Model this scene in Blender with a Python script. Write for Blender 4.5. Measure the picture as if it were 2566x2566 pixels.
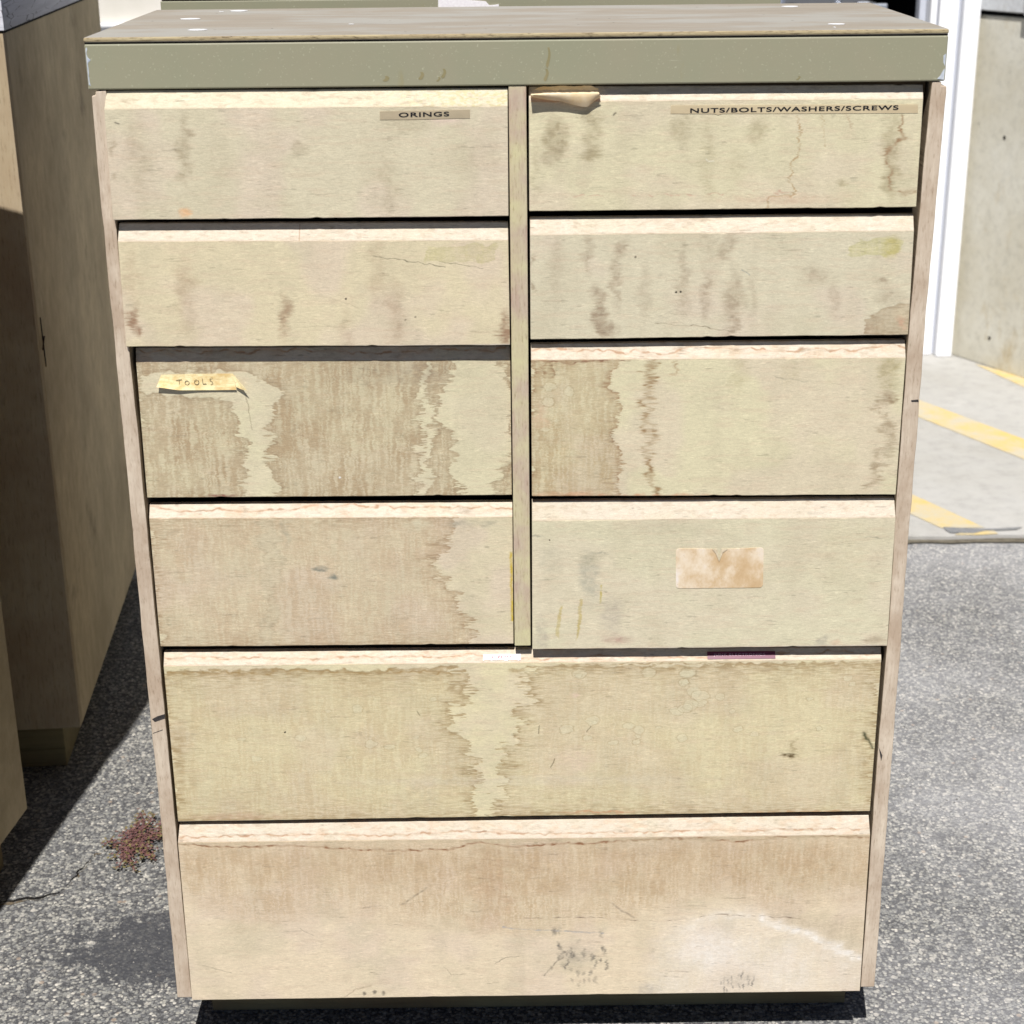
import bpy, bmesh, math, random
import numpy as np
from mathutils import Vector, Matrix

for o in list(bpy.data.objects):
    bpy.data.objects.remove(o)
S = bpy.context.scene
C = S.collection
R = math.radians

# ------------------------------------------------------------------ camera
cam_d = bpy.data.cameras.new('camera')
cam = bpy.data.objects.new('camera', cam_d); C.objects.link(cam)
cam.location = (-0.019536, -1.847484, 1.464919)
cam.rotation_euler = (1.209948, 0.009314, -0.007192)
cam_d.sensor_width = 36.0
cam_d.lens = 4202.392540 / 2566.0 * 36.0
cam_d.clip_start = 0.05
cam_d.clip_end = 400
cam_d.dof.use_dof = True
cam_d.dof.focus_distance = 2.05
cam_d.dof.aperture_fstop = 10.0
S.camera = cam

# ------------------------------------------------------------------ world, sun, exposure
w = bpy.data.worlds.new('World'); S.world = w; w.use_nodes = True
nt = w.node_tree
bg = nt.nodes['Background']
sky = nt.nodes.new('ShaderNodeTexSky'); sky.sky_type = 'NISHITA'; sky.sun_disc = False
EL = math.atan(1.67 / math.hypot(1, .134)); SX, SY = .134, 1.0      # light travels towards +x, +y and down
sky.sun_elevation = EL
sky.sun_rotation = math.atan2(-SX, -SY)
sky.air_density = .4; sky.dust_density = .1
nt.links.new(sky.outputs[0], bg.inputs[0]); bg.inputs[1].default_value = .05
sun_d = bpy.data.lights.new('sun', 'SUN'); sun_d.energy = 5.0; sun_d.angle = R(.5); sun_d.color = (1, .975, .94)
sun = bpy.data.objects.new('sun', sun_d); C.objects.link(sun)
sun.rotation_euler = Vector((-SX, -SY, 1.67)).to_track_quat('Z', 'Y').to_euler()
sun.location = (-1, -4, 6)
S.view_settings.view_transform = 'Standard'; S.view_settings.look = 'None'
S.view_settings.exposure = .40; S.view_settings.gamma = 1; S.view_settings.use_curve_mapping = False
S.render.engine = 'CYCLES'
S.cycles.max_bounces = 6

# ------------------------------------------------------------------ helpers

# survey of the cabinet front and top: measured positions (in survey units) to metres
def _hm(h, x, y):
    d = h[6] * x + h[7] * y + h[8]; return ((h[0] * x + h[1] * y + h[2]) / d, (h[3] * x + h[4] * y + h[5]) / d)
_HF = [0.0004204716, -3.1622178e-06, -0.54681078, -6.3140568e-06, -0.00051106169, 1.3508058, -1.6367254e-06, -8.0338336e-05, 1.0]
_HT = [0.00056274571, -7.368656e-05, -0.72611809, -6.7458174e-05, -0.0065675741, 0.62826357, 3.4320222e-05, 0.0034472164, 1.0]
def PQ(x, y): return _hm(_HF, x, y)
def PP(t): return _hm(_HF, *t)
def T(x, y): return _hm(_HT, x, y)
def srgb(r, g, b, k=1.0):
    f = lambda c: (c / 255 / 12.92 if c / 255 <= .04045 else ((c / 255 + .055) / 1.055) ** 2.4)
    return (min(.95, f(r) * k), min(.95, f(g) * k), min(.95, f(b) * k), 1)

def tag(o, label=None, cat=None, group=None, kind=None):
    if label: o['label'] = label
    if cat: o['category'] = cat
    if group: o['group'] = group
    if kind: o['kind'] = kind
    return o

def empty(name, loc, rz=0, label=None, cat=None, group=None):
    o = bpy.data.objects.new(name, None); C.objects.link(o)
    o.location = loc; o.rotation_euler = (0, 0, rz); o.empty_display_size = .1
    return tag(o, label, cat, group)

def link(name, me, mats, parent=None):
    o = bpy.data.objects.new(name, me); C.objects.link(o)
    for m in (mats if isinstance(mats, (list, tuple)) else [mats]):
        me.materials.append(m)
    if parent: o.parent = parent
    return o

def mesh(name, verts, faces, mats, parent=None, uv=None, smooth=False, mi=None):
    me = bpy.data.meshes.new(name); me.from_pydata([tuple(v) for v in verts], [], faces); me.update()
    if uv:
        lay = me.uv_layers.new(name='UVMap')
        for l in me.loops:
            lay.data[l.index].uv = uv(me.vertices[l.vertex_index].co)
    if smooth:
        for p in me.polygons: p.use_smooth = True
    if mi:
        for p, k in zip(me.polygons, mi): p.material_index = k
    return link(name, me, mats, parent)

def bevel_obj(o, wd=.0012, seg=2):
    b = o.modifiers.new('bevel', 'BEVEL'); b.width = wd; b.segments = seg; b.limit_method = 'ANGLE'; b.angle_limit = R(40)
    return o

def box(name, x0, x1, y0, y1, z0, z1, mats, parent=None, bev=.001):
    v = [(x, y, z) for z in (z0, z1) for y in (y0, y1) for x in (x0, x1)]
    f = [(0, 2, 3, 1), (4, 5, 7, 6), (0, 1, 5, 4), (2, 6, 7, 3), (0, 4, 6, 2), (1, 3, 7, 5)]
    o = mesh(name, v, f, mats, parent)
    return bevel_obj(o, bev) if bev else o

def prism(name, prof, x0, x1, mats, parent=None, bev=0, axis='x'):
    """prof: closed outline of (y, z); swept from x0 to x1 (axis x), or outline (x, z) swept in y, or (x, y) in z"""
    n = len(prof)
    if axis == 'x': v = [(x0, a, b) for a, b in prof] + [(x1, a, b) for a, b in prof]
    elif axis == 'y': v = [(a, x0, b) for a, b in prof] + [(a, x1, b) for a, b in prof]
    else: v = [(a, b, x0) for a, b in prof] + [(a, b, x1) for a, b in prof]
    f = [tuple(range(n)), tuple(range(2 * n - 1, n - 1, -1))] + [(i, i + n, (i + 1) % n + n, (i + 1) % n) for i in range(n)]
    o = mesh(name, v, f, mats, parent)
    me = o.data; bm = bmesh.new(); bm.from_mesh(me); bmesh.ops.recalc_face_normals(bm, faces=bm.faces); bm.to_mesh(me); bm.free()
    return bevel_obj(o, bev) if bev else o

# ------------------------------------------------------------------ node materials
class N:
    def __init__(s, name, rough=.8, spec=.3):
        s.m = bpy.data.materials.new(name); s.m.use_nodes = True; s.t = s.m.node_tree
        s.b = s.t.nodes['Principled BSDF']; s.b.inputs['Roughness'].default_value = rough
        s.b.inputs['Specular IOR Level'].default_value = spec
        s.co = s.t.nodes.new('ShaderNodeTexCoord')
    def L(s, a, b): s.t.links.new(a, b)
    def map(s, scale=(1, 1, 1), coord='Object', loc=(0, 0, 0), rot=(0, 0, 0)):
        n = s.t.nodes.new('ShaderNodeMapping'); n.inputs['Scale'].default_value = scale
        n.inputs['Location'].default_value = loc; n.inputs['Rotation'].default_value = rot
        s.L(s.co.outputs[coord], n.inputs[0]); return n.outputs[0]
    def noise(s, scale=1, detail=4, rough=.6, vec=None, dist=0):
        n = s.t.nodes.new('ShaderNodeTexNoise'); n.inputs['Scale'].default_value = scale
        n.inputs['Detail'].default_value = detail; n.inputs['Roughness'].default_value = rough; n.inputs['Distortion'].default_value = dist
        if vec is not None: s.L(vec, n.inputs['Vector'])
        return n.outputs['Fac']
    def voro(s, scale, vec=None, feat='F1', out='Distance', rnd=1):
        n = s.t.nodes.new('ShaderNodeTexVoronoi'); n.feature = feat; n.inputs['Scale'].default_value = scale
        n.inputs['Randomness'].default_value = rnd
        if vec is not None: s.L(vec, n.inputs['Vector'])
        return n.outputs[out]
    def ramp(s, fac, stops, interp='LINEAR'):
        n = s.t.nodes.new('ShaderNodeValToRGB'); n.color_ramp.interpolation = interp
        e = n.color_ramp.elements
        while len(e) < len(stops): e.new(.5)
        for k, (p, c) in zip(e, stops):
            k.position = p; k.color = c if len(c) == 4 else (*c, 1)
        s.L(fac, n.inputs[0]); return n.outputs[0]
    def mix(s, fac, a, b, mode='MIX'):
        n = s.t.nodes.new('ShaderNodeMix'); n.data_type = 'RGBA'; n.blend_type = mode; n.clamp_factor = True
        for v, i in ((fac, n.inputs[0]), (a, n.inputs[6]), (b, n.inputs[7])):
            if hasattr(v, 'links'): s.L(v, i)
            else: i.default_value = v
        return n.outputs[2]
    def math(s, op, a, b=0, c=None):
        n = s.t.nodes.new('ShaderNodeMath'); n.operation = op
        for v, i in ((a, n.inputs[0]), (b, n.inputs[1])) + (((c, n.inputs[2]),) if c is not None else ()):
            if hasattr(v, 'links'): s.L(v, i)
            else: i.default_value = v
        return n.outputs[0]
    def mr(s, v, a, b, c=0, d=1):
        n = s.t.nodes.new('ShaderNodeMapRange'); s.L(v, n.inputs[0])
        for k, x in enumerate((a, b, c, d)): n.inputs[k + 1].default_value = x
        return n.outputs[0]
    def color(s, c):
        if hasattr(c, 'links'): s.L(c, s.b.inputs['Base Color'])
        else: s.b.inputs['Base Color'].default_value = c
        return s
    def bump(s, h, strength=.4, dist=.001):
        n = s.t.nodes.new('ShaderNodeBump'); n.inputs['Strength'].default_value = strength; n.inputs['Distance'].default_value = dist
        s.L(h, n.inputs['Height']); s.L(n.outputs[0], s.b.inputs['Normal']); return s

g1 = (1, 1, 1, 1); g0 = (0, 0, 0, 1)

def wood(name, ca, cb, cc, axis='x', k=1.0, fine=1.0, rough=.85, patch=4, st=None, st2=None):
    """weathered wood: grain runs along axis"""
    s = N(name, rough, .15)
    st = st or {'x': (8, 260, 260), 'y': (260, 8, 260), 'z': (260, 260, 8)}[axis]
    st2 = st2 or {'x': (3, 60, 60), 'y': (60, 3, 60), 'z': (60, 60, 3)}[axis]
    f = s.noise(1, 4, .7, s.map(st)); b = s.noise(1, 4, .6, s.map(st2)); p = s.noise(patch, 4, .6, s.map((1, 1, 1)))
    c = s.mix(s.mr(b, .3, .7), srgb(*ca, k), srgb(*cb, k))
    c = s.mix(s.mr(p, .42, .62), c, srgb(*cc, k))
    c = s.mix(1.0, c, s.ramp(f, [(.25, (.55, .5, .45)), (.45, (.96, .95, .94)), (.62, (1, 1, 1)), (.8, (1.12, 1.12, 1.1))]), 'MULTIPLY')
    s.color(c).bump(f, .5 * fine, .0006)
    return s.m

M = {}
# dark fibrous side edges of the panels
M['edge_wood'] = wood('edge wood', (186, 169, 150), (213, 199, 180), (180, 161, 141), 'z', .94, 1.2, patch=14, st=(420, 420, 75), st2=(120, 120, 14))
M['edge_wood_olive'] = wood('divider wood', (196, 182, 160), (184, 160, 144), (205, 198, 158), 'z', .88, 1.2, patch=14, st=(420, 420, 75), st2=(120, 120, 14))
M['inner_wood'] = wood('panel inner wood', (150, 135, 112), (170, 152, 128), (130, 116, 96), 'y', .9, 1.5)
M['kick_wood'] = wood('kick plywood', (150, 140, 105), (165, 152, 115), (140, 120, 90), 'x', .75)
M['side_ply'] = None
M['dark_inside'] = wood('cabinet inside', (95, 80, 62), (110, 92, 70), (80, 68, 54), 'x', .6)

def side_ply(name, k=1.0):
    s = N(name, .8, .2)
    v = s.map((1, 1, 1))
    warp = s.noise(2.5, 3, .5, s.map((1, 1.2, .6)))
    wv = s.t.nodes.new('ShaderNodeTexWave'); wv.wave_type = 'BANDS'; wv.bands_direction = 'Y'
    wv.inputs['Scale'].default_value = 5; wv.inputs['Distortion'].default_value = 14; wv.inputs['Detail'].default_value = 3
    wv.inputs['Detail Scale'].default_value = .7
    s.L(s.map((1, .8, .30), rot=(R(25), 0, 0)), wv.inputs['Vector'])
    fine = s.noise(1, 4, .7, s.map((260, 260, 60)))
    blot = s.noise(5, 5, .62, v)
    c = s.mix(s.mr(blot, .35, .68), srgb(178, 164, 134, k), srgb(150, 137, 110, k))
    c = s.mix(s.mr(wv.outputs['Fac'], .0, 1.0, 0, .05), c, srgb(118, 100, 78, k))
    c = s.mix(1, c, s.ramp(fine, [(.25, (.86, .85, .83)), (.5, (1, 1, 1))]), 'MULTIPLY')
    sp = s.noise(9, 5, .6, s.map((1, 1, .8), loc=(3, 1, 7)))
    mo = s.noise(38, 5, .7, s.map((1, 1, .6)))
    c = s.mix(s.mr(mo, .40, .64, .0, .35), c, srgb(128, 114, 90, k))
    c = s.mix(s.mr(sp, .60, .74, 0, .6), c, srgb(84, 72, 56, k))
    s.color(c).bump(fine, .3, .0005)
    return s.m
M['side_ply'] = side_ply('side plywood', 1.42)

def plain_noise(name, c1, c2, scale=20, k=1, rough=.7, spec=.3, bump=.2, stretch=(1, 1, 1)):
    s = N(name, rough, spec); f = s.noise(scale, 5, .65, s.map(stretch))
    s.color(s.mix(s.mr(f, .35, .65), srgb(*c1, k), srgb(*c2, k)))
    if bump: s.bump(f, bump, .001)
    return s.m

# olive laminate with faint runs and chips
def laminate():
    s = N('olive laminate', .42, .35)
    v = s.map((1, 1, 1))
    blot = s.noise(7, 4, .6, s.map((1, 1, .7)))
    c = s.mix(s.mr(blot, .35, .68), srgb(161, 160, 134, .735), srgb(167, 161, 136, .735))
    fine = s.noise(420, 2, .5, v)
    c = s.mix(s.mr(fine, .66, .74, 0, .35), c, srgb(190, 190, 165))
    d = s.noise(1, 3, .5, s.map((60, 60, 16), loc=(.3, 0, .2)))
    c = s.mix(s.mr(d, .68, .76, 0, .35), c, srgb(140, 128, 82))
    scr = s.noise(1, 2, .5, s.map((30, 300, 900), rot=(0, R(12), 0)))
    c = s.mix(s.mr(scr, .76, .8, 0, .3), c, srgb(205, 205, 185))
    s.color(c).bump(s.noise(60, 3, .5, v), .05, .001)
    return s.m
M['laminate'] = laminate()
M['chip_white'] = plain_noise('chipped laminate edge', (200, 205, 210), (170, 178, 190), 200, .9)
M['drip'] = plain_noise('dried drip', (150, 142, 104), (160, 148, 112), 200, .74, .45)

# bare grey plywood of the top
def top_mat():
    s = N('weathered grey plywood', .75, .2)
    v = s.map((1, 1, 1))
    g = s.noise(1, 5, .7, s.map((9, 170, 170))); g2 = s.noise(1, 4, .6, s.map((3.5, 38, 38)))
    p = s.noise(5, 5, .6, s.map((1, 2.5, 1)))
    c = s.mix(s.mr(g2, .3, .7), srgb(182, 171, 155, .63), srgb(172, 162, 148, .63))
    c = s.mix(s.mr(p, .46, .60, 0, .8), c, srgb(192, 189, 181, .62))
    c = s.mix(s.mr(g, .52, .66, 0, .6), c, srgb(198, 192, 180, .62))
    c = s.mix(s.mr(g, .25, .40, .55, 0), c, srgb(128, 116, 106, .55))
    dots = s.voro(26, v)
    c = s.mix(s.mr(dots, .03, .055, .75, 0), c, srgb(80, 70, 62, .5))
    s.color(c).bump(g, .4, .0006)
    return s.m
M['top'] = top_mat()

def ply_edge(name='plywood edge'):
    s = N(name, .85, .15)
    # ply layers as thin bands in height, frayed by a long-grained noise
    wv = s.noise(1, 4, .7, s.map((14, 14, 900))); f = s.noise(1, 4, .7, s.map((110, 110, 500)))
    c = s.mix(s.mr(wv, .35, .65), srgb(160, 140, 108, .7), srgb(196, 182, 146, .8))
    c = s.mix(s.mr(f, .3, .48, .9, 0), c, srgb(85, 68, 50, .7))
    s.color(c).bump(f, .6, .0007)
    return s.m
M['ply_edge'] = ply_edge()
M['spot'] = plain_noise('white spot', (250, 250, 252), (226, 226, 226), 260, .82, .6)

# ------------------------------------------------------------------ drawer-front veneer: computed colour map in the plane of the cabinet front
PX = 2000.0
AX0, AX1, AZ0, AZ1 = -.475, .475, .075, 1.285
AW, AH = int((AX1 - AX0) * PX), int((AZ1 - AZ0) * PX)
rng = np.random.default_rng(7)

def vn(h, w, cy, cx, seed=None):
    r = rng if seed is None else np.random.default_rng(seed)
    gy, gx = int(h / cy) + 4, int(w / cx) + 4
    g = r.random((gy, gx)).astype(np.float32)
    y = np.arange(h, dtype=np.float32) / cy + r.random(); x = np.arange(w, dtype=np.float32) / cx + r.random()
    yi = y.astype(int); xi = x.astype(int); ty = y - yi; tx = x - xi
    ty = (ty * ty * (3 - 2 * ty))[:, None]; tx = (tx * tx * (3 - 2 * tx))[None, :]
    a = g[yi] * (1 - ty) + g[yi + 1] * ty
    return a[:, xi] * (1 - tx) + a[:, xi + 1] * tx

def fb(h, w, cy, cx, oc=3, rough=.5, f=.5):
    t = 0; a = 1; s = 0
    for i in range(oc):
        t = t + a * vn(h, w, max(1.0, cy), max(1.0, cx)); s += a; a *= rough; cy *= f; cx *= f
    return t / s

def ss(v, a, b):
    t = np.clip((v - a) / (b - a), 0, 1); return t * t * (3 - 2 * t)

def lin(c):
    c = np.array(c, np.float32) / 255
    return np.where(c <= .04045, c / 12.92, ((c + .055) / 1.055) ** 2.4).astype(np.float32)

MM = PX / 1000.0     # texture pixels per millimetre
atlas = np.zeros((AH, AW, 3), np.float32); atlas[:] = lin((190, 172, 140))

class Pane:
    """one rectangular piece of the colour map, addressed in metres"""
    def __init__(s, x0, x1, z0, z1, base, pink=.35):
        s.i0, s.i1 = max(0, int((x0 - AX0) * PX) - 4), min(AW, int((x1 - AX0) * PX) + 5)
        s.j0, s.j1 = max(0, int((z0 - AZ0) * PX) - 4), min(AH, int((z1 - AZ0) * PX) + 5)
        s.w, s.h = s.i1 - s.i0, s.j1 - s.j0; h, w = s.h, s.w
        s.X = (AX0 + (s.i0 + np.arange(w, dtype=np.float32)) / PX)[None, :] * np.ones((h, 1), np.float32)
        s.Z = (AZ0 + (s.j0 + np.arange(h, dtype=np.float32)) / PX)[:, None] * np.ones((1, w), np.float32)
        # warp: fine horizontal combs (water creeps along the grain) and slow wander, in metres
        sp = vn(h, w, 1.3 * MM, 12 * MM) ** 2
        sp2 = vn(h, w, .7 * MM, 6 * MM)
        s.jx = (sp - .33) * .009 + (sp2 - .5) * .0042 + (vn(h, w, 9 * MM, 16 * MM) - .5) * .016
        s.jz = (vn(h, w, 5 * MM, 7 * MM) - .5) * .006 + (vn(h, w, 1.4 * MM, 3 * MM) - .5) * .0018
        c = np.ones((h, w, 3), np.float32) * lin(base)
        def tint(m, col, a):
            nonlocal c
            c = c * (1 - (m * a)[..., None]) + lin(col) * (m * a)[..., None]
        tint(ss(fb(h, w, 55 * MM, 60 * MM, 3), .42, .68), (214, 192, 168), pink)
        tint(ss(fb(h, w, 30 * MM, 40 * MM, 3), .50, .75), (196, 184, 150), .28)
        tint(ss(fb(h, w, 90 * MM, 26 * MM, 2), .5, .85), (188, 174, 142), .22)
        tint(ss(fb(h, w, 3.5 * MM, 22 * MM, 3), .5, .8), (206, 180, 150), .25)
        s.c = c
    def tint(s, m, col, a=1.0):
        k = np.clip(m * a, 0, 1)[..., None]; s.c = s.c * (1 - k) + lin(col) * k
    def sdf(s, poly, jag=1.0, jz=1.0):
        X = s.X + s.jx * jag; Z = s.Z + s.jz * jz
        d = np.full(X.shape, 1e9, np.float32); ins = np.zeros(X.shape, bool)
        n = len(poly)
        for k in range(n):
            ax, az = poly[k]; bx, bz = poly[(k + 1) % n]
            ex, ez = bx - ax, bz - az; L2 = ex * ex + ez * ez + 1e-12
            t = np.clip(((X - ax) * ex + (Z - az) * ez) / L2, 0, 1)
            d = np.minimum(d, (X - ax - t * ex) ** 2 + (Z - az - t * ez) ** 2)
            if abs(ez) > 1e-9:
                cr = ((az > Z) != (bz > Z)) & (X < ex * (Z - az) / ez + ax); ins ^= cr
        d = np.sqrt(d); return np.where(ins, d, -d)
    def wash(s, poly, col=(164, 140, 108), a=.75, edge=.6, ecol=(140, 114, 84), jag=1.0, streak=1.0, holes=(), feather=.0011, ew=.0022, invert=False):
        d = s.sdf(poly, jag)
        for hp in holes: d = np.minimum(d, -s.sdf(hp, jag))
        if invert: d = -d
        m = ss(d, -feather, feather)
        h, w = s.h, s.w
        X_ = fb(h, w, 22 * MM, 1.8 * MM, 3, .6)
        ci = np.clip(np.arange(w)[None, :] + ((vn(h, w, .8 * MM, 6 * MM) - .5) * 3.6 * MM + (vn(h, w, 5 * MM, 9 * MM) - .5) * 3.5 * MM).astype(int), 0, w - 1)
        X_ = X_[np.arange(h)[:, None], ci]
        st = X_ * .66 + fb(h, w, 1.0 * MM, 4 * MM, 2) * .20 + vn(h, w, 14 * MM, 12 * MM) * .14
        t = ss(st, .38, .62)
        fin = vn(h, w, .8 * MM, 3.2 * MM)
        s.tint(m * ((1 - streak) * .7 + streak * (.34 + .66 * t)) * (.78 + .4 * fin) * (.74 + .42 * ss(fb(h, w, 45 * MM, 35 * MM, 2), .3, .7)), col, a)
        s.tint(m * streak * np.exp(-((st - .47) / .012) ** 2) * ss(vn(h, w, 6 * MM, 6 * MM), .3, .75), ecol, .42 * a)
        # darker tide line just inside the border, broken along its run
        e = np.exp(-np.maximum(d, 0) / ew) * m * (.35 + .9 * vn(h, w, 7 * MM, 7 * MM))
        e2 = np.exp(-np.maximum(d, 0) / (ew * 4.5)) * m * ss(sp_n(s), .35, .75)
        m2 = np.exp(-np.maximum(-d, 0) / .0012) * (1 - m) * .35
        s.tint(np.clip(e + .7 * e2 + m2 * ss(sp_n(s), .4, .7), 0, 1), ecol, edge)
    def line(s, pts, wd=.0008, col=(140, 112, 84), a=.8, jag=.5, brk=.4):
        X = s.X + s.jx * jag; Z = s.Z + s.jz * max(jag, .3) * 1.5
        d = np.full(X.shape, 1e9, np.float32)
        for (ax, az), (bx, bz) in zip(pts, pts[1:]):
            ex, ez = bx - ax, bz - az; L2 = ex * ex + ez * ez + 1e-12
            t = np.clip(((X - ax) * ex + (Z - az) * ez) / L2, 0, 1)
            d = np.minimum(d, (X - ax - t * ex) ** 2 + (Z - az - t * ez) ** 2)
        d = np.sqrt(d); m = np.exp(-(d / wd) ** 2)
        if brk: m = m * (1 - brk + brk * 2 * ss(vn(s.h, s.w, 5 * MM, 6 * MM), .3, .8))
        s.tint(m, col, a)
    def blob(s, p, rx, rz, col=(160, 138, 106), a=.5, jag=.7, hard=0.0):
        X = s.X + s.jx * jag; Z = s.Z + s.jz * jag
        r = np.sqrt(((X - p[0]) / rx) ** 2 + ((Z - p[1]) / rz) ** 2)
        m = ss(r, 1.25 - .0, .25 + hard) * (.65 + .6 * ss(fb(s.h, s.w, 4 * MM, 5 * MM, 3), .35, .7))
        s.tint(m, col, a)
    def rings(s, n, x0, x1, z0, z1, rr=(.003, .007), col=(150, 128, 90), a=.55, seed=1):
        r = random.Random(seed)
        for k in range(n):
            cx, cz = r.uniform(x0, x1), r.uniform(z0, z1); rx = r.uniform(*rr); rz = rx * r.uniform(.5, .9)
            X = s.X + s.jx * .25; Z = s.Z + s.jz * .5
            q = np.sqrt(((X - cx) / rx) ** 2 + ((Z - cz) / rz) ** 2)
            s.tint(np.exp(-((q - 1) * rx / .0006) ** 2), col, a * r.uniform(.5, 1))
            s.tint(ss(q, 1, .8), (214, 204, 168), .35)
    def finish(s, tick=.7):
        h, w = s.h, s.w
        # fine weather checks along the grain
        t1 = vn(h, w, .55 * MM, 9 * MM) * .6 + vn(h, w, 7 * MM, 16 * MM) * .4
        s.c *= (1 - .34 * tick * ss(t1, .79, .87))[..., None]
        t2 = vn(h, w, .6 * MM, 6 * MM) * .65 + vn(h, w, 12 * MM, 14 * MM) * .35
        s.c *= (1 + .12 * ss(t2, .70, .84))[..., None]
        g = vn(h, w, .55 * MM, 2.6 * MM) * .6 + vn(h, w, .8 * MM, 4.1 * MM) * .4; g2 = vn(h, w, .5 * MM, .7 * MM); g3 = vn(h, w, 1.0 * MM, 8 * MM)
        ri = np.clip(np.arange(h)[:, None] + ((vn(h, w, 22 * MM, 26 * MM) - .5) * 9 * MM + (vn(h, w, 4 * MM, 9 * MM) - .5) * 2 * MM).astype(int), 0, h - 1)
        ci = np.clip(np.arange(w)[None, :] + ((vn(h, w, 3 * MM, 5 * MM) - .5) * 5 * MM).astype(int), 0, w - 1)
        g, g3, t1_, t2_ = g[ri, ci], g3[ri, ci], 0, 0
        s.c *= (1 + .18 * (g - .5) + .16 * (g2 - .5) + .08 * (g3 - .5))[..., None]
        atlas[s.j0:s.j1, s.i0:s.i1] = s.c

def sp_n(s):
    return vn(s.h, s.w, 1.0 * MM, 9 * MM)

# drawers: face bottom-left, bottom-right, chamfer-foot left, right (x, z); chamfer top z; y of the face
DR = [
 dict(bl=(-0.4482, 1.1185), br=(-0.0134, 1.1180), ml=(-0.4466, 1.2377), mr=(-0.0130, 1.2363), tl=(-0.4444, 1.2562), tr=(-0.0129, 1.2546), y=-.0070, lab='top left drawer front of bleached plywood, marked ORINGS'),
 dict(bl=(-0.4472, 0.9743), br=(-0.0131, 0.9713), ml=(-0.4457, 1.0939), mr=(-0.0139, 1.0906), tl=(-0.4446, 1.1125), tr=(-0.0139, 1.1092), y=-.0044, lab='plain drawer front below the ORINGS drawer'),
 dict(bl=(-0.4421, 0.7874), br=(-0.0126, 0.7855), ml=(-0.4406, 0.9525), mr=(-0.0129, 0.9504), tl=(-0.4420, 0.9668), tr=(-0.0131, 0.9643), y=.0090, lab='water-stained drawer front with a masking tape tag'),
 dict(bl=(-0.4419, 0.5955), br=(-0.0124, 0.5939), ml=(-0.4415, 0.7621), mr=(-0.0121, 0.7590), tl=(-0.4415, 0.7765), tr=(-0.0121, 0.7744), y=.0060, lab='lower left drawer front with brown streaks'),
 dict(bl=(0.0097, 1.1215), br=(0.4373, 1.1218), ml=(0.0099, 1.2398), mr=(0.4360, 1.2384), tl=(0.0100, 1.2548), tr=(0.4371, 1.2526), y=.0020, lab='top right drawer front marked NUTS/BOLTS/WASHERS/SCREWS'),
 dict(bl=(0.0102, 0.9764), br=(0.4387, 0.9772), ml=(0.0102, 1.0952), mr=(0.4364, 1.0957), tl=(0.0105, 1.1132), tr=(0.4368, 1.1123), y=.0, lab='plain drawer front on the right with a brown corner stain'),
 dict(bl=(0.0109, 0.7870), br=(0.4383, 0.7841), ml=(0.0106, 0.9521), mr=(0.4380, 0.9500), tl=(0.0108, 0.9686), tr=(0.4380, 0.9685), y=.0, lab='drawer front with a brown wash on its left quarter'),
 dict(bl=(0.0103, 0.5903), br=(0.4413, 0.5893), ml=(0.0107, 0.7574), mr=(0.4396, 0.7563), tl=(0.0109, 0.7784), tr=(0.4387, 0.7773), y=-.0030, lab='greenish drawer front with an aged paper label'),
 dict(bl=(-0.4393, 0.3529), br=(0.4370, 0.3560), ml=(-0.4397, 0.5705), mr=(0.4369, 0.5687), tl=(-0.4397, 0.5850), tr=(0.4378, 0.5808), y=.0030, lab='wide olive drawer front'),
 dict(bl=(-0.4412, 0.0853), br=(0.4404, 0.0866), ml=(-0.4410, 0.3251), mr=(0.4384, 0.3248), tl=(-0.4388, 0.3457), tr=(0.4370, 0.3472), y=-.0020, lab='wide bottom drawer front with grey scuffs'),
]
def pane(i, base, pink=.35):
    d = DR[i]; e = .002
    return Pane(min(d['bl'][0], d['ml'][0]) - e, max(d['br'][0], d['mr'][0]) + e, min(d['bl'][1], d['br'][1]) - e, max(d['ml'][1], d['mr'][1]) + .004, base, pink)

BR = (150, 124, 92); TID = (134, 106, 78)
# --- top left
p = pane(0, (210, 197, 164), .5)
for q, rx, rz, a in [((-0.3654, 1.1823),.010,.035,.42),((-0.3601, 1.2123),.008,.02,.35),((-0.2392, 1.1931),.012,.012,.4),((-0.4159, 1.1915),.014,.05,.22),((-0.3239, 1.1733),.02,.05,.10),
                     ((-0.1462, 1.1497),.01,.05,.25),((-0.1220, 1.2226),.03,.02,.18),((-0.0538, 1.1791),.05,.02,.12),((-0.4415, 1.1960),.004,.012,.5),((-0.4430, 1.1659),.004,.006,.4)]:
    p.blob(q, rx, rz, (150, 130, 100), a)
p.blob((-0.3677, 1.1249), .006, .006, (224, 176, 128), .7, .4)
p.blob((-0.0832, 1.2222), .02, .006, (226, 196, 178), .4); p.line([(-0.4355, 1.2232), (-0.4326, 1.2219)], .0012, (70, 66, 60), .8, .1, 0)
p.finish()
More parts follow.
